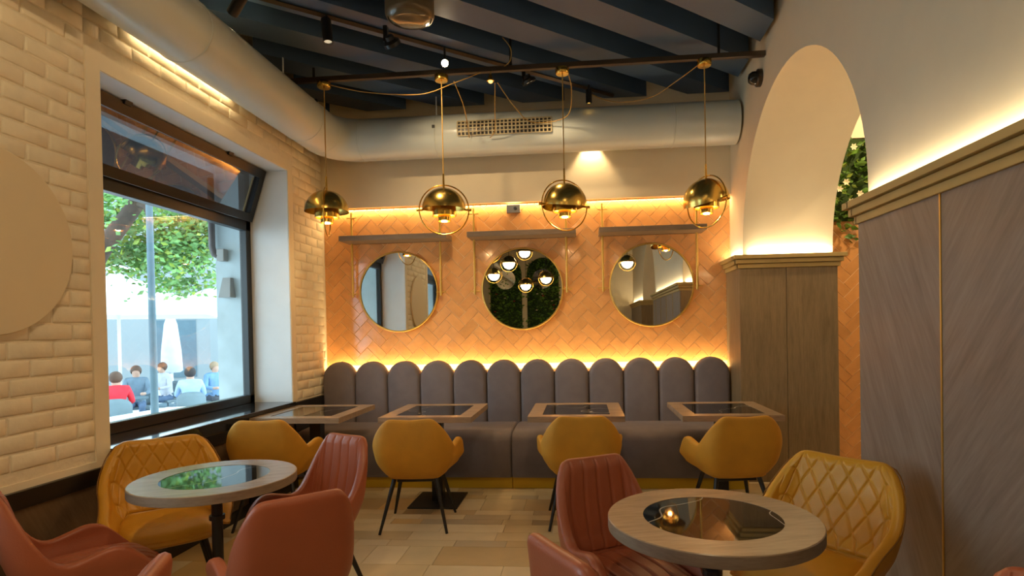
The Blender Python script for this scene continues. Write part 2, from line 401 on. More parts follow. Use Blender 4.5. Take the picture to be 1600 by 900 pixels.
# back wall
wb = struct(MB().box(XL-.4, XS, YB, YB+.25, -.12, ZC).build('wall_back', GROUT))
MB().box(XL, XR, YB-.055, YB, 2.665, ZC).build('bulkhead', PLASTER, wb)
MB().box(XR2-.05, XS, YB-.03, YB, 3.15, ZC).build('bulkhead', PLASTER, wb)
TW = .097; g = .0019
def tiles(x0, x1, z0, z1, parent, hidden=None):
    full = MB().prism([(-TW+g, -TW/2+g), (TW-g, -TW/2+g), (TW-g, TW/2-g), (-TW+g, TW/2-g)], 0, .0045, .002).mesh('tile', TILE)
    stuffm = MB(); n = 0; C = math.sqrt(.5); xm, zm = (x0+x1)/2-.03, (z0+z1)/2
    cells = range(-45, 46)
    for i in cells:
        for j in cells:
            d = (i-j) % 4
            if d == 0: q = [(i, j), (i+2, j), (i+2, j+1), (i, j+1)]; ang = 0
            elif d == 2: q = [(i, j-1), (i+1, j-1), (i+1, j+1), (i, j+1)]; ang = 1
            else: continue
            cx = sum(a for a, b in q)/4*TW; cy = sum(b for a, b in q)/4*TW
            wx, wz = xm+(cx-cy)*C, zm+(cx+cy)*C
            if not (x0-.2 < wx < x1+.2 and z0-.2 < wz < z1+.2): continue
            s2 = inset_poly([(a*TW, b*TW) for a, b in q], g)
            wp = [(xm+(a-b)*C, zm+(a+b)*C) for a, b in s2]
            cp = clip_poly(wp, x0, x1, z0, z1)
            if not cp or poly_area(cp) < 2e-4: continue
            hid = hidden and hidden(wx, wz)
            whole = abs(poly_area(cp)-poly_area(wp)) < 1e-6
            jr = (rng.gauss(0, .010), rng.gauss(0, .010))
            if hid or n >= 300:
                b = MB().prism(cp, 0, .0045, .002); stuffm.add([(x, YB-z, y) for x, y, z in b.v], b.f)
            elif whole:
                o = link('tile', full, parent, (wx, YB, wz)); o.rotation_euler = (R_(90)+jr[0], R_(-45 - (90 if ang else 0)), 0); n += 1
                o.rotation_euler = (Matrix.Rotation(jr[0], 4, 'X') @ Matrix.Rotation(jr[1], 4, 'Z') @ Matrix.Rotation(R_(90), 4, 'X') @ Matrix.Rotation(R_(45+(90 if ang else 0)), 4, 'Z')).to_euler()
            else:
                b = MB().prism([(x-wx, y-wz) for x, y in cp], 0, .0045, .002); b.v = [(x, -z, y) for x, y, z in b.v]
                o = b.build('tile', TILE, parent); o.location = (wx, YB, wz); o.rotation_euler = (jr[0]*.4, 0, jr[1]*.4); n += 1
    if stuffm.v:
        o = stuffm.build('tiling', TILE, parent); o['kind'] = 'stuff'
    return n
MIR = [(-1.845, 1.805), (-.582, 1.805), (.685, 1.812)]
tiles(XL+.004, XR-.004, 1.06, 2.664, wb, lambda x, z: z < 1.10 or any((x-a)**2+(z-b)**2 < .27**2 for a, b in MIR))
tiles(XR2+.03, XS-.01, .0, 3.15, wb, lambda x, z: x > 2.70 or x < 2.36 or z < .45)
# right wall with arches
ARC = [(3.10, 5.40), (-2.35, -.05)]; ZS = 2.075
m = MB()
def wall_face(x, flip):
    segs = [(YB, 5.40), (3.10, -.05), (-2.35, YR)]
    for a, b in segs: m.add([(x, a, 0), (x, b, 0), (x, b, ZC), (x, a, ZC)], [(0, 1, 2, 3) if not flip else (3, 2, 1, 0)])
    for y0, y1 in ARC:
        c = (y0+y1)/2; r = (y1-y0)/2; n = 40
        for i in range(n):
            t0, t1 = math.pi*i/n, math.pi*(i+1)/n
            p = [(x, c+r*math.cos(t0), ZS+r*math.sin(t0)), (x, c+r*math.cos(t1), ZS+r*math.sin(t1)), (x, c+r*math.cos(t1), ZC), (x, c+r*math.cos(t0), ZC)]
            m.add(p, [(0, 1, 2, 3) if not flip else (3, 2, 1, 0)])
wall_face(XR, False); wall_face(XR2, True)
wr = struct(m.build('wall_right', PLASTER))
for y0, y1 in ARC:
    m = MB()
    c = (y0+y1)/2; r = (y1-y0)/2; n = 40
    path = [(y1, 0)]+[(c+r*math.cos(math.pi*i/n), ZS+r*math.sin(math.pi*i/n)) for i in range(n+1)]+[(y0, 0)]
    for (a, b), (a2, b2) in zip(path, path[1:]): m.add([(XR, a, b), (XR2, a, b), (XR2, a2, b2), (XR, a2, b2)], [(0, 1, 2, 3)])
    m.build('arch_soffit', PLASTER, wr, weld=True, smooth=True)
# rear wall, far side wall
wre = struct(MB().box(XL-.4, XS, YR-.2, YR, -.12, ZC).build('wall_rear', PLASTER))
wfs = struct(MB().box(XS, XS+.2, YR, YB, -.12, ZC).build('wall_side', PLASTER))
# wood cladding + cornices on the piers
def cornice(name, boxes):
    """boxes: footprint rects (x0,x1,y0,y1) with projecting sides flags"""
    e = struct(empty(name)); 
    for i, (z0, z1, pr) in enumerate(((1.905, 1.943, .014), (1.945, 1.983, .034), (1.985, 2.02, .056))):
        m = MB()
        for (x0, x1, y0, y1, px0, px1, py0, py1) in boxes: m.box(x0-px0*pr, x1+px1*pr, y0-py0*pr, y1+py1*pr, z0, z1)
        m.build('cornice_step', GOLDP, e, bevel=.003)
    return e
WX = 1.405
# near pier
clad = struct(empty('trim_1'))
ys = [3.115, 2.43, 1.745, 1.06, .375, -.06]
for i, (a, b) in enumerate(zip(ys, ys[1:])):
    o = MB().box(WX, XR, -(a-b)/2+.004, (a-b)/2-.004, -.95, .955).build('wood_panel', WOODA if i % 2 == 0 else WOODB, clad); o.location = (0, (a+b)/2, .95)
    MB().box(WX-.004, XR, b-.004, b+.004, 0, 1.905).build('brass_strip', BRASSM, clad)
MB().box(WX+.01, XR2+.03, 3.101, 3.13, 0, 1.905).build('wood_panel', WOODJ, clad)
cornice('trim_2', [(WX, XR, -.06, 3.115, 1, 0, 0, 0), (WX, XR2+.03, 3.10, 3.115, 1, 1, 0, 1)])
# far jamb
clad = struct(empty('trim_3'))
JY = 5.36
o = MB().box(-.0, .398, 0, .04, 0, 1.905).build('wood_panel', WOODJ, clad, bevel=.0015); o.location = (WX+.002, JY, 0)
o = MB().box(0, .433, 0, .04, 0, 1.905).build('wood_panel', WOODJ, clad, bevel=.0015); o.location = (WX+.404, JY, 0)
o = MB().box(WX, XR, JY+.005, YB-.01, 0, 1.905).build('wood_panel', WOODJ, clad)
cornice('trim_4', [(WX, XR2+.03, JY, 5.40, 1, 1, 1, 0), (WX, XR, JY, YB-.012, 1, 0, 0, 0)])
# rear pier
clad = struct(empty('trim_5'))
MB().box(WX, XR, YR, -2.34, 0, 1.905).build('wood_panel', WOODA, clad); MB().box(WX, XR2+.03, -2.345, -2.32, 0, 1.905).build('wood_panel', WOODJ, clad)
cornice('trim_6', [(WX, XR, YR, -2.34, 1, 0, 0, 0), (WX, XR2+.03, -2.345, -2.335, 1, 1, 0, 1)])

# ------------------------------------------------------------------ windows
def window(name, a, b):
    e = struct(empty(name)); X0, X1 = -3.05, -2.985
    sillz = .785
    MB().box(-3.06, XL+.035, a-.0, b, .70, sillz).build('window_sill', SILLB, e, bevel=.004)
    fz = [(sillz, sillz+.075), (2.345, 2.43)]
    MB().box(X0, X1, a, b, sillz, sillz+.072).build('bottom_rail', BLACKF, e, bevel=.004)
    MB().box(X0, X1, a, b, 2.335, 2.425).build('transom', BLACKF, e, bevel=.004)
    MB().box(X0, X1, a, b, WZ1-.05, WZ1-.004).build('top_rail', BLACKF, e, bevel=.004)
    for y0, y1 in ((a+.002, a+.075), (b-.075, b-.002)): MB().box(X0, X1, y0, y1, sillz, WZ1-.004).build('jamb', BLACKF, e, bevel=.004)
    MB().box(-3.022, -3.012, a+.07, b-.07, sillz+.068, 2.34).build('pane', GLASS, e)
    # hopper sash tilted into the room
    s = empty('sash'); s.parent = e; s.location = (-2.985, 0, 2.425); s.rotation_euler = (0, R_(18), 0)
    Hs = .475; m = MB()
    m.box(-.02, .035, a+.03, b-.03, 0, .07); m.box(-.02, .035, a+.03, b-.03, Hs-.075, Hs)
    m.box(-.02, .035, a+.03, a+.10, .05, Hs-.05); m.box(-.02, .035, b-.10, b-.03, .05, Hs-.05)
    m.build('sash_frame', BLACKF, s, weld=False)
    MB().box(.002, .010, a+.09, b-.09, .06, Hs-.06).build('sash_pane', GLASS2, s)
    for t in (.2, .72): MB().box(-.0, .05, a+(b-a)*t-.03, a+(b-a)*t+.03, Hs-.015, Hs+.02).build('catch', BLACKM, s, bevel=.004)
    MB().tube([(-3.0, b-.11, 2.45), (-2.885, b-.11, 2.80)], .008).build('stay_arm', BRASSM, e)
    return e
window('window_1', *W1); window('window_2', *W2)

# ------------------------------------------------------------------ air duct
DR = .195; DZ = 3.245; DXc = -2.36; DYc = 5.5
dt = empty('air_duct', (0, 0, 0)); tag(dt, 'fat pale grey round air duct bending round the left corner under the ceiling', 'duct')
er = .30; pts = [(DXc, -4.8, DZ), (DXc, DYc-er, DZ)]
m = MB().tube(pts, DR, 40, cap=False); m.build('left_run', DUCT, dt, smooth=True)
arc = [(DXc+er-er*math.cos(t), DYc-er+er*math.sin(t), DZ) for t in [math.pi/2*i/6 for i in range(7)]]
MB().tube(arc, DR+.002, 40, cap=False).build('elbow', DUCT, dt, smooth=True)
MB().tube([(DXc+er, DYc, DZ), (XR-.02, DYc, DZ)], DR, 40).build('back_run', DUCT, dt, smooth=True, angle=40)
def ring_y(x, y, along):
    p = []
    n = 36
    m = MB()
    for k in range(n):
        pass
    c = Vector((x, y, DZ)); d = Vector((0, 1, 0)) if along == 'y' else Vector((1, 0, 0))
    return MB().tube([c-d*.006, c-d*.004, c+d*.004, c+d*.006], [DR+.0005, DR+.004, DR+.004, DR+.0005], 40, cap=False)
for yy in (1.0, 3.35, 4.85, DYc-er): ring_y(DXc, yy, 'y').build('joint_ring', DUCT, dt, smooth=True)
for xx in (DXc+er, -1.32, -.14, .86): ring_y(xx, DYc, 'x').build('joint_ring', DUCT, dt, smooth=True)
MB().box(-1.335, -1.31, DYc-DR-.012, DYc-DR+.01, DZ+.02, DZ+.045).build('clamp_screw', BLACKM, dt); MB().box(DXc+.13, DXc+.15, 4.83, 4.85, DZ+.12, DZ+.15).build('clamp_screw', BLACKM, dt)
# grille on the duct
m = MB(); gx0, gx1 = -1.10, -.24
def cyl(x, ang, r): return (x, DYc-r*math.cos(ang), DZ+r*math.sin(ang))
A0, A1 = R_(-18), R_(19)
def barx(ang, h):   # horizontal bar
    p = [cyl(x, ang+s*h, r) for r in (DR+.002, DR+.014) for x in (gx0, gx1) for s in (-1, 1)]
    m.add(p, [(0, 1, 3, 2), (4, 6, 7, 5), (0, 4, 5, 1), (2, 3, 7, 6), (0, 2, 6, 4), (1, 5, 7, 3)])
for i in range(5): barx(A0+(A1-A0)*i/4, .022)
nc = 24
for i in range(nc+1):
    x = gx0+(gx1-gx0)*i/nc
    for j in range(6):
        a, b = A0+(A1-A0)*j/6, A0+(A1-A0)*(j+1)/6; h = .006
        p = [cyl(xx, an, r) for r in (DR+.002, DR+.012) for xx in (x-h, x+h) for an in (a, b)]
        m.add(p, [(0, 1, 3, 2), (4, 6, 7, 5), (0, 4, 5, 1), (2, 3, 7, 6)])
vg = empty('vent_grille'); tag(vg, 'small rectangular brass vent grille with square holes set in the pale duct', 'vent')
m.build('grille_bars', M('grille_paint', (.55, .46, .28), .5), vg)
MB().grid(lambda u, v: cyl(gx0+(gx1-gx0)*u, A0+(A1-A0)*v, DR+.0025), 1, 8).build('dark_backing', BLACKM, vg)
# hanger rods of the duct
for i, (x, y, z0) in enumerate(((-2.33, 4.5, DZ+DR-.02), (-1.32, 5.42, DZ+DR-.03))):
    tag(MB().tube([(x, y, z0), (x, y, 3.60 if i == 0 else 3.95)], .006).build('hanger_rod', WHITEM), ['thin pale rod hanging the left duct run from the beams', 'thin pale rod hanging the back duct run near its elbow'][i], 'rod')

# ------------------------------------------------------------------ rail and pendants
rail = empty('pendant_rail', (0, 4.7, 0)); tag(rail, 'long dark bronze square rail running across the room under blue beams', 'rail')
BRONZE = M('bronze_rail', (.085, .06, .04), .35, metal=.6)
MB().box(-2.56, XR-.002, -.02, .02, 3.475, 3.515).build('bar', BRONZE, rail, bevel=.003)
for x in (-2.17, 1.10, -.53): MB().tube([(x, 0, 3.51), (x, 0, 3.76)], .011).build('drop_rod', BLACKM, rail)
def pendant(x, y, zc, ztop, rz, tilt1, tilt2, label):
    e = empty('pendant_lamp', (x, y, zc), rz); tag(e, label, 'lamp', 'brass pendant lamps over the banquette')
    Rr = .178
    MB().lathe([(0, ztop-zc), (.052, ztop-zc), (.055, ztop-zc-.005), (.055, ztop-zc-.042), (.05, ztop-zc-.048), (0, ztop-zc-.05)], 24).build('canopy', BRASS, e, smooth=True, angle=40)
    MB().tube([(0, 0, ztop-zc-.045), (0, 0, Rr+.10)], .0045).build('cord', CORD, e)
    MB().tube([(0, 0, Rr+.115), (0, 0, Rr-.01)], [.007, .009]).build('stem', BRASS, e)
    # ring
    n = 56; ringp = [((Rr+.022)*math.cos(2*math.pi*i/n), 0, (Rr+.022)*math.sin(2*math.pi*i/n)-.0) for i in range(n+1)]
    MB().tube(ringp, .0055, 8, cap=False).build('ring', BRASS, e, smooth=True)
    def quarter(sgn, tilt):
        m = MB(); nu, nv = 24, 12; 
        for r in (Rr, Rr-.004):
            def fn(u, v):
                a = math.pi*u; b = math.pi/2*v*1.0  # a around x axis ends, b from top to rim
                # quarter sphere: axis = x ; angle b measured from +z towards sgn*y
                p = Vector((r*math.cos(a), sgn*r*math.sin(a)*math.sin(b), r*math.sin(a)*math.cos(b)))
                return Matrix.Rotation(tilt, 3, 'X') @ p
            m.grid(fn, nu, nv)
        return m
    quarter(1, tilt1).build('shade_half', BRASSD, e, smooth=True)
    quarter(-1, tilt2).build('shade_half', BRASSD, e, smooth=True)
    MB().lathe([(.085, .055), (.097, .05), (.097, -.05), (.093, -.05), (.093, .045), (.02, .05)], 36).build('outer_cylinder', BRASS, e, smooth=True, angle=40)
    MB().lathe([(.052, .0), (.052, -.092), (.048, -.092), (.048, 0)], 32).build('inner_cylinder', BRASS, e, smooth=True, angle=40)
    MB().lathe([(0, -.03), (.03, -.034), (.047, -.044), (.047, -.05), (0, -.05)], 24).build('diffuser', LAMPGLOW, e, smooth=True)
    MB().lathe([(.054, -.036), (.091, -.036)], 32).build('glow_ring', LAMPGLOW, e)
    for s in (-1, 1): MB().tube([(s*(Rr-.01), 0, 0), (s*(Rr+.045), 0, 0)], [.008, .012], 12).build('knob', BRASS, e, smooth=True, angle=40)
    light('pendant_light', 'POINT', (0, 0, -.076), 8, WARM, e, shadow_soft_size=.022)
    return e
ZT = 3.475
pendant(-2.085, 4.7, 2.405, ZT, R_(106), .0, .0, 'brass dome pendant lamp nearest the brick wall, ring seen edge-on')
pendant(-1.098, 4.7, 2.385, ZT, R_(10), .12, .0, 'brass dome pendant lamp hanging in front of the left shelf, ring facing the room')
pendant(-.118, 4.7, 2.385, ZT, R_(28), -.10, .18, 'brass dome pendant lamp hanging in front of the middle shelf')
pendant(.988, 4.7, 2.372, ZT, R_(-55), .10, .34, 'brass dome pendant lamp nearest the arch, one shade half tipped open')

# spot track on the fourth beam and its heads
dv = Vector((1.212, 1, 0)).normalized()
trk = MB().tube([(-2.40, 3.36, BZ-.012), (.333, 5.586, BZ-.012)], .018, 4).build('spot_track', BRONZE); tag(trk, 'slim dark spotlight track fixed diagonally along a beam underside', 'track')
def cyl_spot(p, aim, L, r, label, lit=None, glow=SPOTDIM, top=BZ-.02):
    e = empty('spotlight', p); tag(e, label, 'spotlight', 'spotlights along the ceiling track')
    d = Vector(aim).normalized(); q = d.to_track_quat('-Z', 'Y')
    b = MB().lathe([(0, L/2), (r*.9, L/2), (r, L/2-.006), (r, -L/2), (r*.85, -L/2), (r*.8, -L/2+.02), (0, -L/2+.02)], 24).build('body', BLACKM, e, smooth=True, angle=40); b.rotation_euler = q.to_euler()
    l = MB().lathe([(0, -L/2+.012), (r*.8, -L/2+.012)], 20).build('lens', glow, e); l.rotation_euler = q.to_euler()
    MB().tube([(0, 0, 0), (0, 0, top-p[2])], .009).build('arm', BLACKM, e)
    if lit: light('spot_beam', 'SPOT', tuple(d*(L/2+.01)), lit[0], WARM2, e, spot_size=R_(lit[1]), spot_blend=.6, shadow_soft_size=.03).rotation_euler = q.to_euler()
    return e
cyl_spot((-2.13, 3.56, 3.50), (-.75, .45, -.45), .16, .036, 'black cylinder spotlight turned sideways near the duct, cut by frame top', (42, 62))
cyl_spot((-1.70, 3.90, 3.47), (.12, -.1, -1), .17, .034, 'black cylinder spotlight hanging down from the left part of track')
cyl_spot((.10, 5.30, 3.47), (0, 0.05, -1), .12, .027, 'short black cylinder spotlight glowing at the far track end', None, LAMPGLOW)
cyl_spot((-.75, .75, 3.47), (-.8, .62, -.75), .17, .034, 'unseen black spotlight added behind the viewer to brighten the brick wall', (70, 95), SPOTDIM)  # unseen lamp added to make up for weak light on the left wall
cyl_spot((.1, .9, 3.47), (-.05, .65, -1), .17, .034, 'unseen black spotlight added behind the viewer to brighten the round tables', (45, 95), SPOTDIM)  # unseen lamp added to brighten the foreground tables and chairs
cyl_spot((2.75, 4.65, 3.70), (.0, .85, -1), .17, .034, 'unseen black spotlight added in side room to light the plants beyond arch', (80, 100), SPOTDIM, ZC)  # unseen lamp added so the tiles and plants past the arch are lit
def ar_spot(p, aim, label, glow, power):
    e = empty('spotlight', p); tag(e, label, 'spotlight', 'spotlights along the ceiling track')
    q = Vector(aim).normalized().to_track_quat('-Z', 'Y').to_euler()
    b = MB().lathe([(0, .05), (.03, .045), (.035, .02), (.06, .005), (.062, -.02), (.055, -.02), (.05, -.005), (0, .0)], 28).build('body', BLACKM, e, smooth=True, angle=40); b.rotation_euler = q
    m = MB()
    for a, b_ in ((0, 0), (.024, 0), (-.024, 0), (0, .024), (0, -.024), (.024, .024), (-.024, -.024)): m.lathe([(0, -.012), (.011, -.012)], 8, (a, b_, 0))
    l = m.build('led_cluster', glow, e); l.rotation_euler = q
    MB().box(-.055, -.025, -.02, .02, 0, BZ-.02-p[2]).build('arm', BLACKM, e, bevel=.003)
    d = Vector(aim).normalized()*.03
    light('spot_beam', 'SPOT', tuple(d), power, WARM2, e, spot_size=R_(95), spot_blend=.8, shadow_soft_size=.03).rotation_euler = q
    return e
ar_spot((-1.31, 4.09, 3.46), (.35, 1.1, -1), 'round black reflector spotlight on bracket left of the bright star lamp', SPOTDIM, 55)
ar_spot((-.405, 4.91, 3.48), (.45, .3, -1), 'round black reflector spotlight on bracket right of the bright star lamp', SPOTDIM, 30)
# bright lamp that faces the camera
e = empty('spotlight', (-1.01, 4.45, 3.455)); tag(e, 'dazzling lit spotlight aimed at the viewer in middle of track', 'spotlight', 'spotlights along the ceiling track')
q = (Vector((0, 0, 1.41))-Vector((-1.01, 4.45, 3.455))).to_track_quat('-Z', 'Y').to_euler()
o = MB().lathe([(0, .08), (.03, .08), (.034, .07), (.034, 0), (.030, 0), (0, .005)], 24).build('body', BLACKM, e, smooth=True, angle=40); o.rotation_euler = q
o = MB().lathe([(0, -.004), (.020, -.001), (.030, .002)], 20).build('lens', SPOTGLOW, e); o.rotation_euler = q
MB().tube([(0, 0, 0), (0, 0, BZ-.02-3.455)], .008).build('arm', BLACKM, e)
light('spot_beam', 'SPOT', tuple((Vector((0, 0, 1.41))-Vector((-1.01, 4.45, 3.455))).normalized()*.02), 60, WARM2, e, spot_size=R_(70), spot_blend=.7, shadow_soft_size=.03).rotation_euler = q
# little brass bulb holder
e = empty('bulb_holder', (-.69, 4.66, 3.40)); tag(e, 'tiny amber glowing brass bulb holder hanging from the rail', 'lamp')
MB().lathe([(0, .04), (.012, .038), (.018, .01), (.032, -.012), (.03, -.014), (0, -.006)], 20).build('cup', BRASS, e, smooth=True); MB().lathe([(0, -.03), (.014, -.024), (.02, -.01), (.012, 0)], 16).build('bulb', LAMPGLOW, e, smooth=True)
MB().tube([(0, 0, .035), (0, .04, .10)], .004).build('cord', CORD, e)
# hidden wall washer behind the duct
e = empty('wall_washer', (.12, 5.745, 3.30)); tag(e, 'small downlight tucked between the duct and wall', 'spotlight')
MB().lathe([(0, .05), (.03, .05), (.03, -.04), (.026, -.04), (.024, -.02), (0, -.02)], 16).build('body', BLACKM, e, smooth=True, angle=40)
MB().box(-.02, .02, .02, .05, -.01, .03).build('bracket', BLACKM, e)
e2 = empty('wall_washer', (-2.594, 3.75, 3.24)); tag(e2, 'slim linear light tucked between the duct and brick wall', 'wall light')
MB().box(-.018, .018, -.5, .5, 0, .03).build('housing', BLACKM, e2, bevel=.003)
o = light('washer_strip', 'AREA', (0, 0, -.004), 2.2, WARM2, e2, shape='RECTANGLE', size=.03, size_y=.96)
light('washer_beam', 'SPOT', (0, 0, -.045), 30, WARM2, e, aim=(0, .05, -1), spot_size=R_(84), spot_blend=.6, shadow_soft_size=.02)
# drum fitting
e = empty('ceiling_drum', (-1.09, 3.80, 3.44)); tag(e, 'round bronze drum fitting on the beams, cut by frame top', 'ceiling fitting')
MB().lathe([(0, .155), (.155, .155), (.16, .15), (.16, .045), (.15, .025), (.143, .02)], 40).build('body', M('bronze_drum', (.16, .11, .06), .4, metal=.5), e, smooth=True, angle=40)
MB().lathe([(0, .0), (.09, .004), (.13, .014), (.146, .03)], 40).build('glass_cover', M('smoked_glass', (.12, .09, .05), .12, coat=.5), e, smooth=True)
# cords draped between the fittings
def cord(pts, label, r=.004):
    out = []; n = len(pts); P = [Vector(p) for p in pts]
    for i in range(n-1):
        p0, p1, p2, p3 = P[max(i-1, 0)], P[i], P[i+1], P[min(i+2, n-1)]
        for k in range(8):
            t = k/8; out.append(.5*((2*p1)+(p2-p0)*t+(2*p0-5*p1+4*p2-p3)*t*t+(3*p1-p0-3*p2+p3)*t**3))
    out.append(P[-1]); o = MB().tube(out, r, 6).build('drooping_cord', CORD, smooth=True); tag(o, label, 'cord', 'gold cords drooping from the rail'); return o
cord([(-2.04, 4.7, 3.45), (-1.72, 4.71, 3.375), (-1.28, 4.71, 3.335), (-1.0, 4.69, 3.40), (-.74, 4.7, 3.49)], 'gold cord drooping from the leftmost lamp canopy to mid rail')
cord([(-.58, 4.6, 3.70), (-.52, 4.62, 3.62), (-.53, 4.66, 3.54), (-.60, 4.69, 3.50)], 'short gold cord looping from a beam down to the rail')
cord([(-1.0, 4.72, 3.43), (-.96, 4.9, 3.30), (-.98, 5.18, 3.22), (-.99, 5.30, 3.16)], 'thin gold cord hanging from the second canopy to the grille end')
cord([(-.66, 4.70, 3.39), (-.70, 4.95, 3.28), (-.74, 5.2, 3.18), (-.80, 5.30, 3.15)], 'thin gold cord hanging from the bulb holder onto the grille')
cord([(-.64, 4.70, 3.39), (-.53, 4.95, 3.28), (-.40, 5.25, 3.25), (-.10, 5.2, 3.27), (-.05, 4.9, 3.38), (-.08, 4.72, 3.46)], 'long thin gold cord sagging in front of duct to the third canopy')
cord([(.96, 4.7, 3.45), (.80, 4.9, 3.40), (.62, 5.1, 3.36), (.35, 5.3, 3.41), (.14, 5.32, 3.49), (.10, 5.32, 3.56)], 'gold cord drooping from the rightmost lamp canopy to the end spotlight')
# dome camera on the right wall
e = empty('dome_camera', (XR, 4.82, 3.36)); tag(e, 'small dark dome security camera on the wall beside the arch', 'camera')
o = MB().lathe([(0, 0), (.068, 0), (.068, .03), (.055, .04)], 28).build('base', BRONZE, e, smooth=True, angle=40); o.rotation_euler = (0, R_(-90), 0)
o = MB().lathe([(.054, .038), (.05, .07), (.034, .092), (0, .10)], 28).build('dome', M('dark_dome', (.02, .02, .02), .06), e, smooth=True); o.rotation_euler = (0, R_(-90), 0)
# grey box at the tile top
e = empty('wall_box', (-.656, YB-.012, 2.60)); tag(e, 'small grey electrical box at the top edge of the tiles', 'electrical box')
MB().box(-.068, .068, -.045, 0, -.04, .04).build('body', GREYP, e, bevel=.006); MB().tube([(.02, -.045, 0), (.02, -.056, 0)], .016, 16).build('key_knob', BLACKM, e)
# round wall disc
o = MB().lathe([(0, .022), (.424, .022), (.43, .016), (.43, 0), (0, 0)], 72).build('wall_disc', DISC, smooth=True, angle=30); o.rotation_euler = (0, R_(90), 0); o.location = (XL+.012, 2.37, 1.85)
tag(o, 'large plain round tan disc mounted on the white brick wall', 'wall disc')

# ------------------------------------------------------------------ shelves and mirrors
SH = [(-2.365, -1.29, -2.312, -1.40, 'left'), (-1.088, -.04, -1.055, -.137, 'middle'), (.18, 1.178, .217, 1.12, 'right')]
for i, (x0, x1, r0, r1, nm) in enumerate(SH):
    e = empty('wall_shelf', (0, YB, 0)); tag(e, 'brown wooden shelf on two brass rods above the %s round mirror' % nm, 'shelf', 'shelves above the mirrors')
    o = MB().box(-(x1-x0)/2, (x1-x0)/2, -.27, -.012, -.025, .025).build('board', WOODS, e, bevel=.003); o.location = ((x0+x1)/2, 0, 2.326)
    for rx in (r0, r1):
        o = MB().tube([(rx, -.065, 1.755), (rx, -.065, 2.615)],   .0115, 12).build('rod', BRASSM, e, smooth=True, angle=50)
        for z in (1.79, 2.56):
            MB().tube([(rx, -.065, z), (rx, -.008, z)], .007, 8).build('standoff', BRASSM, o); MB().tube([(rx-.05, -.065, z), (rx+.05, -.065, z)], .0055, 8).build('crossbar', BRASSM, o)
for i, (x, z) in enumerate(MIR):
    e = empty('round_mirror', (x, YB-.012, z)); tag(e, 'round mirror in a thin gold frame, %s of the three on the tiles' % ('left', 'middle', 'right')[i], 'mirror', 'round mirrors on the tiled wall')
    o = MB().lathe([(.392, 0), (.409, 0), (.411, .004), (.411, .034), (.407, .038), (.397, .038), (.395, .03)], 72).build('frame', BRASSM, e, smooth=True, angle=50); o.rotation_euler = (R_(90), 0, 0)
    o = MB().lathe([(0, .022), (.398, .022), (.398, .004), (0, .004)], 72).build('glass', MIRROR, e); o.rotation_euler = (R_(90), 0, 0)

# ------------------------------------------------------------------ banquette sofa
sf = empty('banquette_sofa', (0, 0, 0)); tag(sf, 'long dark grey velvet banquette with scalloped channel back along tiled wall', 'sofa')
SX0, SX1 = -2.612, 1.395; NC = 12; cw = (SX1-SX0)/NC
def channel():
    hw = cw/2-.0015; zb, zt = .44, 1.105; n = 14
    out = [(-hw, zb)]+[(-hw*math.cos(math.pi*k/n), zt-hw+hw*math.sin(math.pi*k/n)) for k in range(n+1)]+[(hw, zb)]
    m = MB(); lv = [(1.0, .11), (1.0, .045), (.97, .022), (.90, .007), (.78, 0)]
    cz = zt-hw; rings = []
    for s, d in lv:
        ring = []
        for x, z in out:
            zz = cz+(z-cz)*s if z > cz else z
            ring.append((x*s, d, zz))
        rings.append(ring)
    k = len(out); vs = [p for r in rings for p in r]
    fs = [(i*k+j, i*k+j+1, (i+1)*k+j+1, (i+1)*k+j) for i in range(len(lv)-1) for j in range(k-1)]
    fs += [tuple((len(lv)-1)*k+j for j in range(k)), tuple(j for j in range(k))[::-1]]
    return m.add(vs, fs).mesh('back_channel', SOFA, smooth=True, weld=True, angle=60)
chm = channel()
for i in range(NC): link('back_channel', chm, sf, (SX0+cw*(i+.5), 5.675, 0))
def cushion(x0, x1):
    prof = [(5.075, .105), (5.063, .13), (5.058, .30), (5.058, .42), (5.066, .455), (5.085, .482), (5.12, .498), (5.2, .508), (5.4, .514), (5.6, .510), (5.69, .50), (5.70, .40), (5.70, .105)]
    m = MB(); k = len(prof); xs = [(x0, .018), (x0+.006, .006), (x0+.02, 0), (x1-.02, 0), (x1-.006, .006), (x1, .018)]
    cy, cz = 5.38, .3
    vs = []
    for x, d in xs:
        for (y, z) in prof:
            vs.append((x, y+(d if y < cy else -d*.2), z-(d if z > cz else 0)))
    fs = [(i*k+j, i*k+(j+1) % k, (i+1)*k+(j+1) % k, (i+1)*k+j) for i in range(len(xs)-1) for j in range(k)]
    fs += [tuple(range(k)), tuple((len(xs)-1)*k+j for j in range(k))[::-1]]
    return m.add(vs, fs).build('seat_module', SOFA, sf, smooth=True, weld=True, angle=50)
cushion(SX0, -.635); cushion(-.629, SX1)
MB().box(SX0, -.634, 5.12, 5.7, 0, .105).build('plinth', PLINTH, sf, bevel=.002); MB().box(-.63, SX1, 5.12, 5.7, 0, .105).build('plinth', PLINTH, sf, bevel=.002)
MB().box(SX0, SX1, 5.755, 5.785, .0, .98).build('back_frame', BLACKM, sf)

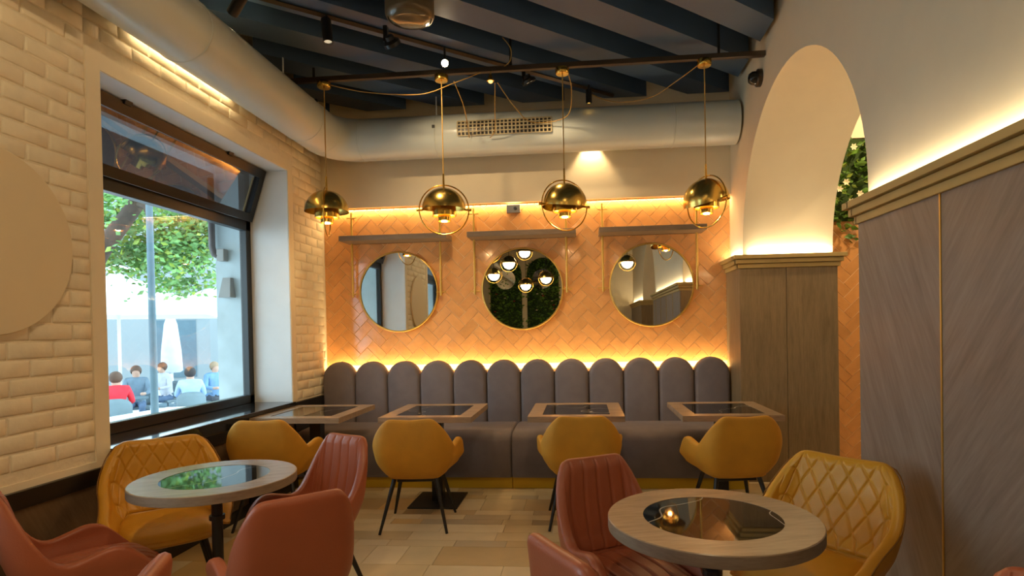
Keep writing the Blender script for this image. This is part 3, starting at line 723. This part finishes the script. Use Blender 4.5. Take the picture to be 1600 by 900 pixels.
# ------------------------------------------------------------------ tables
def square_table(x, y, rz, label):
    e = empty('square_table', (x, y, 0), rz); tag(e, label, 'table', 'square tables along the banquette'); hw, hd = .36, .395
    t = MB(); b = .105; z0, z1 = .708, .75
    t.box(-hw, hw, -hd, -hd+b, z0, z1); t.box(-hw, hw, hd-b, hd, z0, z1); t.box(-hw, -hw+b, -hd+b, hd-b, z0, z1); t.box(hw-b, hw, -hd+b, hd-b, z0, z1)
    t.build('table_rim', WOODT, e); MB().box(-hw+b, hw-b, -hd+b, hd-b, z0+.004, z1-.0012).build('marble_inset', MARBLE, e)
    MB().box(-.045, .045, -.045, .045, .012, .70).build('column', BLACKM, e, bevel=.003)
    MB().box(-.20, .20, -.225, .225, 0, .012).build('base_plate', BLACKM, e, bevel=.003)
    MB().box(-.25, .25, -.03, .03, .69, .708).build('top_bracket', BLACKM, e)
    return e
square_table(-2.228, 4.73, 0, 'square oak-rimmed table with black inset nearest the window')
square_table(-1.20, 4.73, 0, 'square oak-rimmed table with black inset, second from window')
square_table(-.055, 4.73, 0, 'square oak-rimmed table with black inset, third from window')
square_table(1.08, 4.73, 0, 'square oak-rimmed table with black inset nearest the arch')
def round_table(x, y, r, label, rz):
    e = empty('round_table', (x, y, 0), rz); tag(e, label, 'table', 'round tables in the foreground')
    ri = r*.655; z0, z1 = .708, .75
    m = MB().lathe([(ri, z1-.003), (ri, z1), (r-.003, z1), (r, z1-.003)], 96)
    m.lathe([(r, z1-.003), (r, z0+.002), (r-.003, z0), (ri*.5, z0)], 96, mi=1)
    m.build('table_rim', [WOODT, WOODTE], e, smooth=True, angle=30)
    MB().lathe([(0, z1-.0012), (ri, z1-.0012)], 96).build('marble_inset', MARBLE, e)
    MB().tube([(0, 0, .03), (0, 0, .70)], .024, 20).build('column', BLACKM, e, smooth=True, angle=40)
    MB().lathe([(.024, .55), (.034, .55), (.034, .57), (.024, .57)], 20).build('collar', BLACKM, e)
    for a in range(4):
        c, s = math.cos(a*math.pi/2), math.sin(a*math.pi/2)
        MB().tube([(c*.02, s*.02, .70), (c*.24, s*.24, .70)], .012, 6).build('top_arm', BLACKM, e)
        MB().tube([(c*.02, s*.02, .05), (c*.26, s*.26, .018)], [.018, .012], 8).build('foot', BLACKM, e)
    return e
round_table(-1.706, 2.575, .35, 'round oak-rimmed table by the window with foliage reflected in its top', .4)
round_table(.4335, 2.056, .354, 'round oak-rimmed table in right foreground with black marble centre', .2)

# ------------------------------------------------------------------ chairs
class Shell:
    def __init__(s, a, b, front, rc, zb, top, wz, lean, th, flare=0):
        s.flare = flare
        s.a, s.b, s.fr, s.rc, s.zb, s.top, s.wz, s.lean, s.th = a, b, front, rc, zb, top, wz, lean, th
        s.L1 = a-rc; s.L2 = s.L1+math.pi/2*rc; s.L = s.L2+(front+b-rc)
    def plan(s, q):     # arclength from the middle of the back
        if q < s.L1: return q, -s.b
        if q < s.L2:
            t = (q-s.L1)/s.rc; return s.a-s.rc+s.rc*math.sin(t), -s.b+s.rc-s.rc*math.cos(t)
        return s.a, -s.b+s.rc+(q-s.L2)
    def zt(s, u): return sum(lin(s.top, abs(u)+d) for d in (-.02, -.01, 0, .01, .02))/5
    def pt(s, u, t):    # u -1..1 round the horseshoe, t 0..1 up
        x, y = s.plan(abs(u)*s.L); x = math.copysign(x, u)
        zb = s.zb+.05*max(0, abs(u)-.6)/.4
        z = zb+(s.zt(u)-zb)*t
        h = (z-s.zb)/(s.top[0][1]-s.zb); w = interp(s.wz, h)
        cy = .02
        wy = 1-(1-w)*.75
        w *= 1+s.flare*max(0, (y+s.b-s.rc)/(s.fr+s.b-s.rc))**1.3
        bk = max(0, min(1, (-y)/s.b))
        return Vector((x*w, cy+(y-cy)*wy-s.lean*h*bk, z))
    def nrm(s, u, t):
        e = .004; du = s.pt(min(1, u+e), t)-s.pt(max(-1, u-e), t); dt = s.pt(u, min(1, t+e))-s.pt(u, max(0, t-e))
        n = du.cross(dt); n.normalize()
        return n      # points inward for this winding? fixed in inner()
    def inner(s, u, t, d):
        n = s.nrm(u, t); p = s.pt(u, t)
        if n.dot(Vector((0, .02, p.z))-p) < 0: n = -n
        return p+n*d
def pillow(hw, hd, z0, z1, cy, groove=0, front=.0, nx=28, ny=24, e=3.2):
    def side(sgn):
        def fn(u, v):
            a, b = 2*u-1, 2*v-1
            X = a*math.sqrt(1-.30*b*b); Y = b*math.sqrt(1-.30*a*a)
            k = max(abs(a), abs(b)); hgt = (1-k**e)**(1/2.2) if k < 1 else 0
            z = (z0+z1)/2+sgn*(z1-z0)/2*hgt
            if sgn > 0 and groove:
                gg = abs(((X*hw)/groove+.5) % 1-.5)*2; z -= .014*max(0, 1-gg/.26)*min(1, hgt*1.5)
            if sgn > 0: z -= front*max(0, Y)**2
            return (X*hw, cy+Y*hd, z)
        return fn
    return MB().grid(side(1), nx, ny).grid(side(-1), nx, ny)
def make_chair(name, sh, mat, seam, kind, mats_back=None):
    e = empty(name)
    m = MB(); nu, nv = 44, 9
    m.grid(lambda u, v: sh.pt(2*u-1, v), nu, nv)
    o = m.build('shell', mat, e, smooth=True)
    # orientation: inward normals -> solidify inward
    md = o.modifiers.new('s', 'SOLIDIFY'); md.thickness = sh.th; md.offset = 0; md.use_even_offset = False
    md = o.modifiers.new('b', 'SUBSURF'); md.levels = md.render_levels = 1
    bake(o); o.data.polygons.foreach_set('use_smooth', [True]*len(o.data.polygons))
    # piping along the rim
    if kind == 'quilt': MB().tube([sh.inner(1.96*k/70-.98, .965, -sh.th*.5+.0015) for k in range(71)], .0028, 6).build('piping', seam, o, smooth=True)
    # inner back panel
    ub = {'quilt': .42, 'plain': .42, 'channel': .36}[kind]; d0 = sh.th*.5
    t0 = .16; t1 = .97; bt = sh.top[0][1]-sh.zb
    def panel(u, v):
        uu = (2*u-1)*ub; t = t0+(t1-t0)*v; t = min(t, t1); s = uu*sh.L; z = t*bt
        edge = min(1, min(u, 1-u)/.05, (1-v)/.06, v/.03+.2); edge = math.sqrt(max(0, edge))
        if kind == 'channel':
            c = .068; gg = abs((s/c) % 1-.5)*2; pf = .019*(1-gg**7*.75)
        elif kind == 'quilt':
            q1 = abs((s/.082+z/.15) % 1-.5)*2; q2 = abs((s/.082-z/.15) % 1-.5)*2
            gg = max(q1, q2); pf = .016*(1-gg**12*.6)
        else: pf = .012
        return sh.inner(uu, min(t, 1), d0-.004+pf*edge)
    nu, nv = {'quilt': (150, 110), 'channel': (90, 16), 'plain': (24, 12)}[kind]
    MB().grid(panel, nu, nv).build('back_cushion', mat, e, smooth=True)
    MB().build  # noqa
    hw = sh.a*.86 if kind != 'channel' else sh.a*.98
    pillow(hw, .235, .345, .478, .035, {'quilt': 0, 'plain': 0, 'channel': .068}[kind], .025, *((70, 24) if kind == 'channel' else (28, 24))).build('seat', mat, e, smooth=True, weld=True)
    MB().box(-.13, .13, -.12, .13, .335, .37).build('under_frame', BLACKM, e, bevel=.004)
    for sx in (-1, 1):
        for sy in (-1, 1):
            MB().tube([(sx*.145, sy*.125+.01, .37), (sx*.232, sy*.235+.005, .004), (sx*.233, sy*.236+.005, 0)], [.017, .0095, .0095], 12).build('leg', BLACKM, e, smooth=True, angle=40)
    return e
SH_M = Shell(.262, .215, .205, .10, .375, [(0, .798), (.25, .808), (.30, .80), (.33, .78), (.48, .60), (.52, .592), (.72, .628), (.80, .618), (1, .475)], [(0, .60), (.12, .82), (.30, .97), (.55, 1.03), (.75, .99), (1, .88)], .075, .042, .20)
SH_Q = Shell(.262, .215, .225, .10, .375, [(0, .828), (.27, .834), (.31, .828), (.34, .80), (.49, .60), (.56, .575), (.84, .50), (1, .42)], [(0, .62), (.12, .84), (.30, .98), (.55, 1.05), (.75, 1.03), (1, .98)], .10, .046, .14)
SH_T = Shell(.202, .215, .225, .06, .375, [(0, .836), (.245, .838), (.285, .825), (.31, .79), (.42, .55), (.50, .52), (.70, .56), (.80, .55), (1, .42)], [(0, .76), (.12, .90), (.30, 1.0), (.55, 1.0), (1, .92)], .10, .044, .16)
protos = {}
def put_chair(kind, back, facing, label, cat='chair', off=.245):
    fx, fy = facing; n = math.hypot(fx, fy); fx, fy = fx/n, fy/n
    if kind not in protos:
        if kind == 'must': o = make_chair('velvet_armchair', SH_M, MUST, MUST, 'plain')
        elif kind == 'quilt': o = make_chair('quilted_armchair', SH_Q, MUSTL, MUSTSEAM, 'quilt')
        else: o = make_chair('leather_chair', SH_T, TERRA, TERRAS, 'channel')
        protos[kind] = o
    else: o = copy_tree(protos[kind])
    o.location = (back[0]+fx*off, back[1]+fy*off, 0); o.rotation_euler = (0, 0, math.atan2(-fx, fy))
    tag(o, label, cat, {'must': 'mustard velvet armchairs facing the banquette', 'quilt': 'mustard quilted armchairs at the round tables', 'terra': 'terracotta leather chairs'}[kind]); return o
put_chair('must', (-2.255, 3.93), (-.10, 1), 'mustard velvet armchair at the square table nearest the window, seen from behind')
put_chair('must', (-1.185, 3.93), (-.09, 1), 'mustard velvet armchair seen from behind at the table second from window')
put_chair('must', (-.015, 4.03), (-.05, 1), 'mustard velvet armchair seen from behind at the table third from window')
put_chair('must', (1.065, 3.99), (-.13, 1), 'mustard velvet armchair seen from behind at the table nearest the arch')
put_chair('quilt', (-2.35, 3.07), (.66, -.75), 'mustard diamond-quilted leather armchair under the window by left round table')
put_chair('quilt', (1.07, 2.60), (-.77, -.64), 'mustard diamond-quilted leather armchair against the wood panels at right')
put_chair('terra', (-1.04, 2.03), (-.67, .74), 'terracotta leather chair in left foreground with its plain back to the viewer')
put_chair('terra', (-1.35, 3.13), (-.46, -.89), 'terracotta leather chair with channelled front behind the left round table')
put_chair('terra', (.06, 2.57), (.5, -.87), 'terracotta leather chair at left side of the right round table')
put_chair('terra', (-.03, 1.56), (.84, .54), 'terracotta leather chair at bottom centre with only its slanting back top showing')
put_chair('terra', (-2.26, 2.10), (.6, .8), 'terracotta leather chair cut by left edge, its channelled seat showing')
put_chair('terra', (-1.12, 1.32), (-.93, -.36), 'terracotta leather chair of which only a rounded top shows at bottom left')
put_chair('terra', (1.06, 1.33), (-.6, -.8), 'terracotta leather chair of which only the top shows at bottom right corner')

# ------------------------------------------------------------------ greenery
def leaf_cloud(m, pts, size, rr, flat=None, mi=0):
    for p in pts:
        a = rr.uniform(0, 6.28); b = rr.uniform(-1, 1); s = size*rr.uniform(.6, 1.3)
        d = Vector((math.cos(a)*math.sqrt(1-b*b*.5), math.sin(a)*math.sqrt(1-b*b*.5), b*.7)).normalized()
        sd = d.cross(Vector((rr.uniform(-1, 1), rr.uniform(-1, 1), rr.uniform(-1, 1)))).normalized(); up = d.cross(sd)
        P = Vector(p)
        m.add([P, P+d*s*.45+sd*s*.28+up*s*.06, P+d*s, P+d*s*.45-sd*s*.28+up*s*.06], [(0, 1, 2), (0, 2, 3)], mi)
rr = random.Random(3)
pl = empty('hanging_plants', (2.85, YB, 3.12)); tag(pl, 'leafy green wall planting with cream flowers beyond the arch', 'plants')
m = MB()
pts = []
for _ in range(900):
    x = rr.uniform(-.62, .75); z = -rr.random()**.8*.95; 
    if z < -.72 and rr.random() < .55: continue
    pts.append((x, rr.uniform(-.16, -.03), z))
leaf_cloud(m, pts, .085, rr, mi=0); leaf_cloud(m, pts[::4], .07, rr, mi=1)
o = m.build('foliage', [LEAF, LEAF2], pl); o['kind'] = 'stuff'
MB().box(-.62, .8, -.03, -.012, -.75, .02).build('backing_mat', M('moss', (.03, .06, .01), .9, var=.3), pl)
for x, z in ((-.44, -.12), (-.33, -.10), (-.40, -.42), (-.46, -.48), (-.28, -.53), (-.20, -.72), (-.36, -.60)):
    f = MB()
    for k in range(6): 
        a = k*math.pi/3; f.add([(0, 0, 0), (.022*math.cos(a-.45), -.01, .022*math.sin(a-.45)), (.034*math.cos(a), -.014, .034*math.sin(a)), (.022*math.cos(a+.45), -.01, .022*math.sin(a+.45))], [(0, 1, 2, 3)])
    o = f.build('flower', PETAL, pl); o.location = (x, -.19, z)
# green niches on the rear wall (seen in the middle mirror)
for i, (nx, txt) in enumerate(((-2.13, 'left'), (-1.08, 'right'))):
    e = empty('plant_niche', (nx, YR, 0)); tag(e, 'arched panel of greenery with red flowers on the rear wall, %s of the pair' % txt, 'plants', 'green niches on the rear wall')
    hw, zt = .45, 3.40; poly = [(-hw, .2), (hw, .2)]+[(hw*math.cos(math.pi*k/16), zt-hw+hw*math.sin(math.pi*k/16)) for k in range(17)]
    b = MB().prism(poly, 0, .04); b.v = [(x, z, y) for x, y, z in b.v]; b.build('backing', M('moss_%d' % i, (.02, .05, .01), .9, var=.3), e, weld=True)
    m = MB(); pts = []
    while len(pts) < 1500:
        x, z = rr.uniform(-hw, hw), rr.uniform(.2, zt)
        if z < zt-hw or x*x+(z-zt+hw)**2 < hw*hw: pts.append((x, rr.uniform(.03, .10), z))
    leaf_cloud(m, pts, .10, rr); o = m.build('foliage', LEAF, e); o['kind'] = 'stuff'
    f = MB().lathe([(0, .12), (.28, .12), (.28, .10), (0, .10)], 40); f.v = [(x, z, y) for x, y, z in f.v]; o = f.build('mirror', MIRROR, e, weld=True); o.location = (0, 0, zt-.6)
    for _ in range(7):
        f = MB().lathe([(0, .02), (.03, .015), (.035, 0), (0, -.01)], 8); o = f.build('flower', rr.choice((PETALR, PETAL)), e); o.location = (rr.uniform(-.35, .35), .12, rr.uniform(1.4, 2.4))
# globe pendants behind the viewer
def globe(x, y, z, label, r=.122, top=BZ+.1):
    e = empty('globe_lamp', (x, y, z)); tag(e, label, 'lamp', 'globe pendants behind the viewer')
    MB().tube([(0, 0, .1), (0, 0, top-z)], .005).build('cord', BLACKM, e)
    MB().lathe([(0, .165), (.06, .15), (.12, .10), (.16, .03), (.165, 0), (.16, 0), (.11, .09), (0, .15)], 28).build('shade', BRASSD, e, smooth=True)
    MB().lathe([(r*math.sin(t), -r*math.cos(t)) for t in [math.pi*k/14 for k in range(15)]], 24).build('globe', GLOBE, e, smooth=True)
    MB().tube([(.18*math.cos(t), 0, .18*math.sin(t)) for t in [2*math.pi*k/40 for k in range(41)]], .005, 6, cap=False).build('ring', BRASS, e, smooth=True)
for i, (x, y, z) in enumerate([(-1.91, -1.2, 2.6), (-1.5, -.6, 2.78), (-1.25, -1.5, 3.12), (-1.34, -2.6, 2.46), (-.82, -2.2, 2.58), (.99, -1.0, 2.77)]):
    globe(x, y, z, 'white globe pendant under a brass dome behind the viewer, %s in mirrors' % ('leftmost', 'second from left', 'topmost', 'lowest', 'right of the greenery', 'rightmost')[i])
globe(2.80, 3.85, 2.85, 'unseen globe pendant added in side room to brighten the arch soffit', r=.16, top=ZC)  # unseen globe added to lighten the arch soffit from the side room
globe(3.5, 4.5, 2.6, 'unseen globe pendant added deep in the side room as soft fill', r=.16, top=ZC)  # second unseen globe, added as soft fill for the arch soffit

# ------------------------------------------------------------------ outdoors
GZ = -.5
gr = struct(MB().box(-60, XO+.0, -30, 60, GZ-.2, GZ).build('street_ground', STREET))
fc = empty('facade_building', (-18, 22, GZ)); tag(fc, 'pale blue-grey building facade across the street behind the parasols', 'building')
MB().box(-14, 14, -1, 1, 0, 12).build('wall', FACADE, fc)
for k in range(6):
    MB().box(-11.4+k*4, -9.6+k*4, -1.06, -.98, 2.6, 3.1).build('awning', M('awning_%d' % k, (.45, .58, .66), .8), fc); MB().box(-11.2+k*4, -9.8+k*4, -1.03, -.98, .2, 2.5).build('shop_window', STEELB, fc)
fc.rotation_euler = (0, 0, R_(38))
def outp(x, y, d):
    v = F + RR*((x-800-OX)/FPX) - UU*((y-450-OY)/FPX)
    return Vector((0, 0, CAMH))+v*d
p = outp(238, 500, 7.6)
pole = empty('lamp_post', (p.x, p.y, GZ)); tag(pole, 'slender blue-grey street post standing just outside the window', 'post')
MB().tube([(0, 0, 0), (0, 0, 4.2)], [.046, .040], 16).build('shaft', STEELB, pole, smooth=True, angle=40); MB().tube([(0, 0, 0), (0, 0, .25), (0, 0, .3)], [.06, .055, .036], 16).build('base', STEELB, pole, smooth=True, angle=40)
# tree
tb = outp(150, 400, 9)
tr = empty('street_tree', (tb.x-1.2, tb.y-.2, GZ)); tag(tr, 'green leafy street tree with a dark leaning trunk outside the window', 'tree')
base = Vector(tr.location)
a, b = outp(158, 392, 9)-base, outp(214, 318, 9)-base; c = outp(255, 250, 9)-base
MB().tube([(0, 0, 0), (.15, 0, 1.2), a, b, c], [.17, .15, .13, .11, .07], 12).build('trunk', BARK, tr, smooth=True)
for q in (((b+c)/2, outp(300, 330, 9.6)-base), (b, outp(240, 360, 8.6)-base), (c, outp(330, 240, 9)-base), (b, outp(170, 260, 8)-base)): MB().tube([q[0], (q[0]+q[1])/2+Vector((0, 0, .15)), q[1]], [.05, .035, .012], 8).build('branch', BARK, tr, smooth=True)
m = MB(); pts = []
for (x, y, d, sx, sz, n) in ((190, 345, 10, .9, .45, 420), (250, 395, 10.2, .8, .5, 520), (300, 385, 10.4, .7, .45, 430), (330, 345, 10.6, .6, .35, 300), (200, 400, 9.8, .5, .22, 200), (290, 330, 10, .9, .3, 360), (275, 445, 10.6, .5, .18, 130), (250, 270, 9.5, 1.6, .6, 600), (120, 330, 9.5, .9, .7, 300), (380, 300, 10, 1.0, .6, 300)):
    cc = outp(x, y, d)-base
    for _ in range(int(n*1.8)): pts.append(cc+Vector((rr.gauss(0, sx*.55), rr.gauss(0, sx*.6), rr.gauss(0, sz*.55))))
leaf_cloud(m, pts, .12, rr); leaf_cloud(m, pts[::3], .11, rr, mi=1)
o = m.build('foliage', [TLEAF, LEAF2], tr); o['kind'] = 'stuff'
# parasols
def parasol(c, hw, ztop, zedge, rz, label, closed=False):
    e = empty('parasol', (c.x, c.y, GZ), rz); tag(e, label, 'parasol', 'white parasols over the terrace')
    MB().tube([(0, 0, 0), (0, 0, ztop-GZ)], .035, 12).build('pole', WHITEM, e, smooth=True); MB().box(-.4, .4, -.4, .4, 0, .06).build('base', STEELB, e)
    if closed:
        MB().lathe([(.05, 2.55), (.16, 2.2), (.24, 1.5), (.27, .95), (.2, .9)], 14).build('folded_canopy', M('grey_canvas', (.55, .55, .62), .8), e, smooth=True); return e
    zt, ze = ztop-GZ, zedge-GZ; m = MB(); t = .02
    for off in (0, -t):
        v = [(0, 0, zt+off)]+[(x*hw, y*hw, ze+off) for x, y in ((-1, -1), (1, -1), (1, 1), (-1, 1))]; m.add(v, [(0, 1, 2), (0, 2, 3), (0, 3, 4), (0, 4, 1)])
    m.build('canopy', WHITEC, e); m = MB()
    for (x, y), (x2, y2) in zip(((-1, -1), (1, -1), (1, 1), (-1, 1)), ((1, -1), (1, 1), (-1, 1), (-1, -1))): m.add([(x*hw, y*hw, ze), (x2*hw, y2*hw, ze), (x2*hw, y2*hw, ze-.16), (x*hw, y*hw, ze-.16)], [(0, 1, 2, 3)])
    m.build('valance', WHITEC, e)
    for x, y in ((-1, -1), (1, -1), (1, 1), (-1, 1)): MB().tube([(0, 0, zt-.03), (x*hw, y*hw, ze-.02)], .012, 6).build('rib', WHITEM, e)
    m = MB(); v = [(0, 0, zt+.16)]+[(x*.45, y*.45, zt+.02) for x, y in ((-1, -1), (1, -1), (1, 1), (-1, 1))]; m.add(v, [(0, 1, 2), (0, 2, 3), (0, 3, 4), (0, 4, 1)]); m.build('vent_cap', WHITEC, e)
    return e
q = outp(185, 480, 13); parasol(q, 1.9, outp(170, 425, 13).z, outp(170, 492, 13).z+.1, .5, 'large open white parasol filling the left of the window view')
q = outp(365, 480, 19.5); parasol(q, 2.0, outp(350, 440, 19.5).z, outp(350, 490, 19.5).z+.1, .3, 'open white parasol farther off at right of window view')
q = outp(268, 560, 15.8); parasol(q, 1, 2.1, 2, 0, 'folded grey parasol standing upright in the terrace middle', True)
# white terrace wall close to the window
lw = MB()
P = [Vector(q) for q in ((-5.0, 5.6), (-7.577, 8.489), (-7.428, 9.88), (-5.0, 10.3), (-4.6, 9.3))]
lw.prism([(v.x, v.y) for v in P], GZ, .12, .01); tag(lw.build('terrace_wall', M('terrace_white', (.75, .77, .76), .7), weld=True), 'low broad white terrace ledge just outside the window', 'ledge')
# people, chairs and tables on the terrace
def clothmat(n, c): return M(n, c, .85, var=.12, vscale=9)
def person(px, py, d, rz, shirt, legs, hairc, label, lean=0.0, s=1.0):
    h = outp(px, py, d); e = empty('person', (h.x, h.y, GZ), rz); tag(e, label, 'person', 'people sitting on the terrace')
    # seated skeleton, facing +y ; hip .47
    J = {'pel': (0, 0, .50), 'waist': (0, .01+lean*.2, .68), 'chest': (0, .03+lean*.6, .90), 'neck': (0, .05+lean, 1.06), 'head': (0, .08+lean, 1.17), 'crown': (0, .09+lean, 1.27)}
    for s_, n in ((-1, 'l'), (1, 'r')):
        J.update({n+'sh': (s_*.17, .03+lean*.9, 1.0), n+'el': (s_*.23, .12+lean*.7, .76), n+'wr': (s_*.14, .34+lean*.5, .74), n+'ha': (s_*.10, .43+lean*.5, .75),
                  n+'hip': (s_*.09, .03, .48), n+'kn': (s_*.11, .44, .50), n+'an': (s_*.11, .46, .09), n+'toe': (s_*.12, .60, .04)})
    Rd = dict(pel=.13, waist=.12, chest=.135, neck=.05, head=.095, crown=.06)
    rb = dict(sh=.07, el=.048, wr=.032, ha=.04, hip=.09, kn=.062, an=.042, toe=.035)
    names = list(J); idx = {n: i for i, n in enumerate(names)}
    ed = [('pel', 'waist'), ('waist', 'chest'), ('chest', 'neck'), ('neck', 'head'), ('head', 'crown')]
    for n in 'lr': ed += [('chest', n+'sh'), (n+'sh', n+'el'), (n+'el', n+'wr'), (n+'wr', n+'ha'), ('pel', n+'hip'), (n+'hip', n+'kn'), (n+'kn', n+'an'), (n+'an', n+'toe')]
    me = bpy.data.meshes.new('body'); me.from_pydata([J[n] for n in names], [(idx[a], idx[b]) for a, b in ed], []); 
    o = link('body', me, e); o.modifiers.new('k', 'SKIN'); sk = o.data.skin_vertices[0].data
    for n, i in idx.items():
        r = Rd.get(n) or rb[n[1:]]; sk[i].radius = (r, r); sk[i].use_root = (n == 'pel')
    md = o.modifiers.new('u', 'SUBSURF'); md.levels = md.render_levels = 1
    bake(o); me = o.data
    for mt in (shirt, legs, SKIN): me.materials.append(mt)
    for pol in me.polygons:
        c = pol.center; pol.use_smooth = True
        pol.material_index = 2 if (c.z > 1.07 or (c.y > .33+lean*.5 and .66 < c.z < .85)) else (1 if c.z < .56 else 0)
    hm = MB().lathe([(.100*math.sin(t), .02+.115*math.cos(t)) for t in [math.pi*.66*k/8 for k in range(9)]], 16)
    rt = Matrix.Rotation(.62, 3, 'X'); hm.v = [tuple(rt @ Vector(v)+Vector((0, .062+lean, 1.185))) for v in hm.v]; hm.build('hair', hairc, e, smooth=True)
    return e
HB = M('hair_brown', (.10, .05, .03), .7); HD = M('hair_dark', (.03, .025, .025), .7); HG = M('hair_fair', (.30, .2, .12), .7)
DENIM = clothmat('denim', (.08, .13, .22)); DKP = clothmat('dark_trousers', (.05, .06, .08))
RED = clothmat('red_jacket', (.75, .03, .05)); BLU = clothmat('blue_shirt', (.16, .30, .50)); GRY = clothmat('grey_jacket', (.14, .20, .26)); LTB = clothmat('light_blue_shirt', (.35, .50, .72)); WHT = clothmat('pale_top', (.55, .55, .6))
PPL = [(180, 575, 10.0, .64, RED, DKP, HB, 'person in a red jacket seated at the left of terrace', .0),
       (213, 572, 12.0, 3.75, GRY, DENIM, HB, 'person with brown hair in grey-blue clothes seated near the post', .05),
       (260, 582, 13.2, 3.0, WHT, DENIM, HB, 'person in a pale top seated farther back on the terrace', .06),
       (297, 570, 11.0, .64, LTB, DENIM, HD, 'person in a light blue shirt with back to the window', .06),
       (332, 576, 13.0, 4.2, BLU, DKP, HG, 'person in a darker blue shirt seated behind the light blue one', .04)]
def terrace_chair(c, rz, label):
    e = empty('terrace_chair', (c.x, c.y, GZ), rz); tag(e, label, 'chair', 'grey terrace chairs')
    GC = MATS.get('terrace_grey') or M('terrace_grey', (.16, .22, .25), .7)
    MB().box(-.23, .23, -.22, .24, .41, .46).build('seat', GC, e, bevel=.015)
    m = MB(); m.grid(lambda u, v: (math.sin((u-.5)*2.2)*.27, -.10-.17*math.cos((u-.5)*2.2), .46+v*(.40-.12*abs(2*u-1)**3)), 14, 5)
    o = m.build('backrest', GC, e, smooth=True); md = o.modifiers.new('s', 'SOLIDIFY'); md.thickness = .025; bake(o)
    for sx in (-1, 1):
        for sy in (-1, 1): MB().tube([(sx*.19, sy*.18, .42), (sx*.22, sy*.21, 0)], .013, 8).build('leg', STEELB, e)
for i, (px, py, d, rz, sh, lg, hr, lb, ln) in enumerate(PPL):
    person(px, py, d, rz, sh, lg, hr, lb, ln); h = outp(px, py, d)
    terrace_chair(h+Vector((math.sin(rz)*.02, -math.cos(rz)*.02, 0)), rz, 'grey rounded terrace chair under the ' + ('person in red', 'brown-haired person by the post', 'person in pale top', 'person in light blue', 'person in darker blue')[i])
def terrace_table(c, label):
    e = empty('terrace_table', (c.x, c.y, GZ)); tag(e, label, 'table', 'terrace tables'); MB().lathe([(0, .74), (.36, .74), (.36, .71), (0, .71)], 28).build('top', STEELB, e, weld=True); MB().tube([(0, 0, .02), (0, 0, .72)], .03).build('column', STEELB, e); MB().lathe([(0, .03), (.25, .02), (.25, 0), (0, 0)], 20).build('base', STEELB, e, weld=True)
terrace_table(outp(196, 600, 11.0), 'round blue-grey terrace table by the person in red'); terrace_table(outp(300, 605, 12.05), 'round blue-grey terrace table beyond the person in light blue'); terrace_table(outp(240, 605, 13.6), 'round blue-grey empty terrace table behind the post')
aw = empty('street_awning', (XO, 0, 0)); tag(aw, 'dark brown awning sloping out over the window outside', 'awning')
AWN = M('awning_brown', (.05, .03, .025), .8)
b = MB().add([(0, -.6, 3.05), (0, 9.5, 3.05), (-1.35, 9.5, 2.92), (-1.35, -.6, 2.92), (0, -.6, 3.08), (0, 9.5, 3.08), (-1.35, 9.5, 2.95), (-1.35, -.6, 2.95)], [(0, 1, 2, 3), (7, 6, 5, 4), (0, 4, 5, 1), (2, 6, 7, 3), (1, 5, 6, 2), (0, 3, 7, 4)]); b.build('canopy', AWN, aw, weld=True)
MB().box(-1.37, -1.33, -.6, 9.5, 2.86, 2.96).build('front_bar', BLACKM, aw, bevel=.006); MB().box(-.12, 0, -.6, 9.5, 3.05, 3.22).build('cassette', BLACKM, aw, bevel=.01)
# fittings on the outer reveal
e = empty('wall_lantern', (-3.195, 5.095, 1.83)); tag(e, 'grey wedge-shaped wall light on the outer window reveal', 'wall light')
b = MB().add([(-.055, 0, -.09), (.055, 0, -.09), (.035, 0, .09), (-.035, 0, .09), (-.055, -.09, -.09), (.055, -.09, -.09), (.035, -.05, .09), (-.035, -.05, .09)], [(0, 1, 2, 3), (4, 7, 6, 5), (0, 4, 5, 1), (2, 6, 7, 3), (1, 5, 6, 2), (0, 3, 7, 4)]); b.build('housing', GREYP, e, weld=True)
e = empty('awning_arm', (-3.27, 5.06, 2.12)); tag(e, 'dark grey folded awning arm on the outer window reveal', 'awning arm')
MB().tube([(-.05, -.02, .7), (-.05, -.02, .08), (-.03, -.02, .01), (.02, -.01, -.01)], .028, 10).build('tube', M('arm_brown', (.10, .08, .08), .5), e, smooth=True); MB().box(.0, .07, -.04, .03, -.05, .06).build('bracket', GREYP, e, bevel=.006)
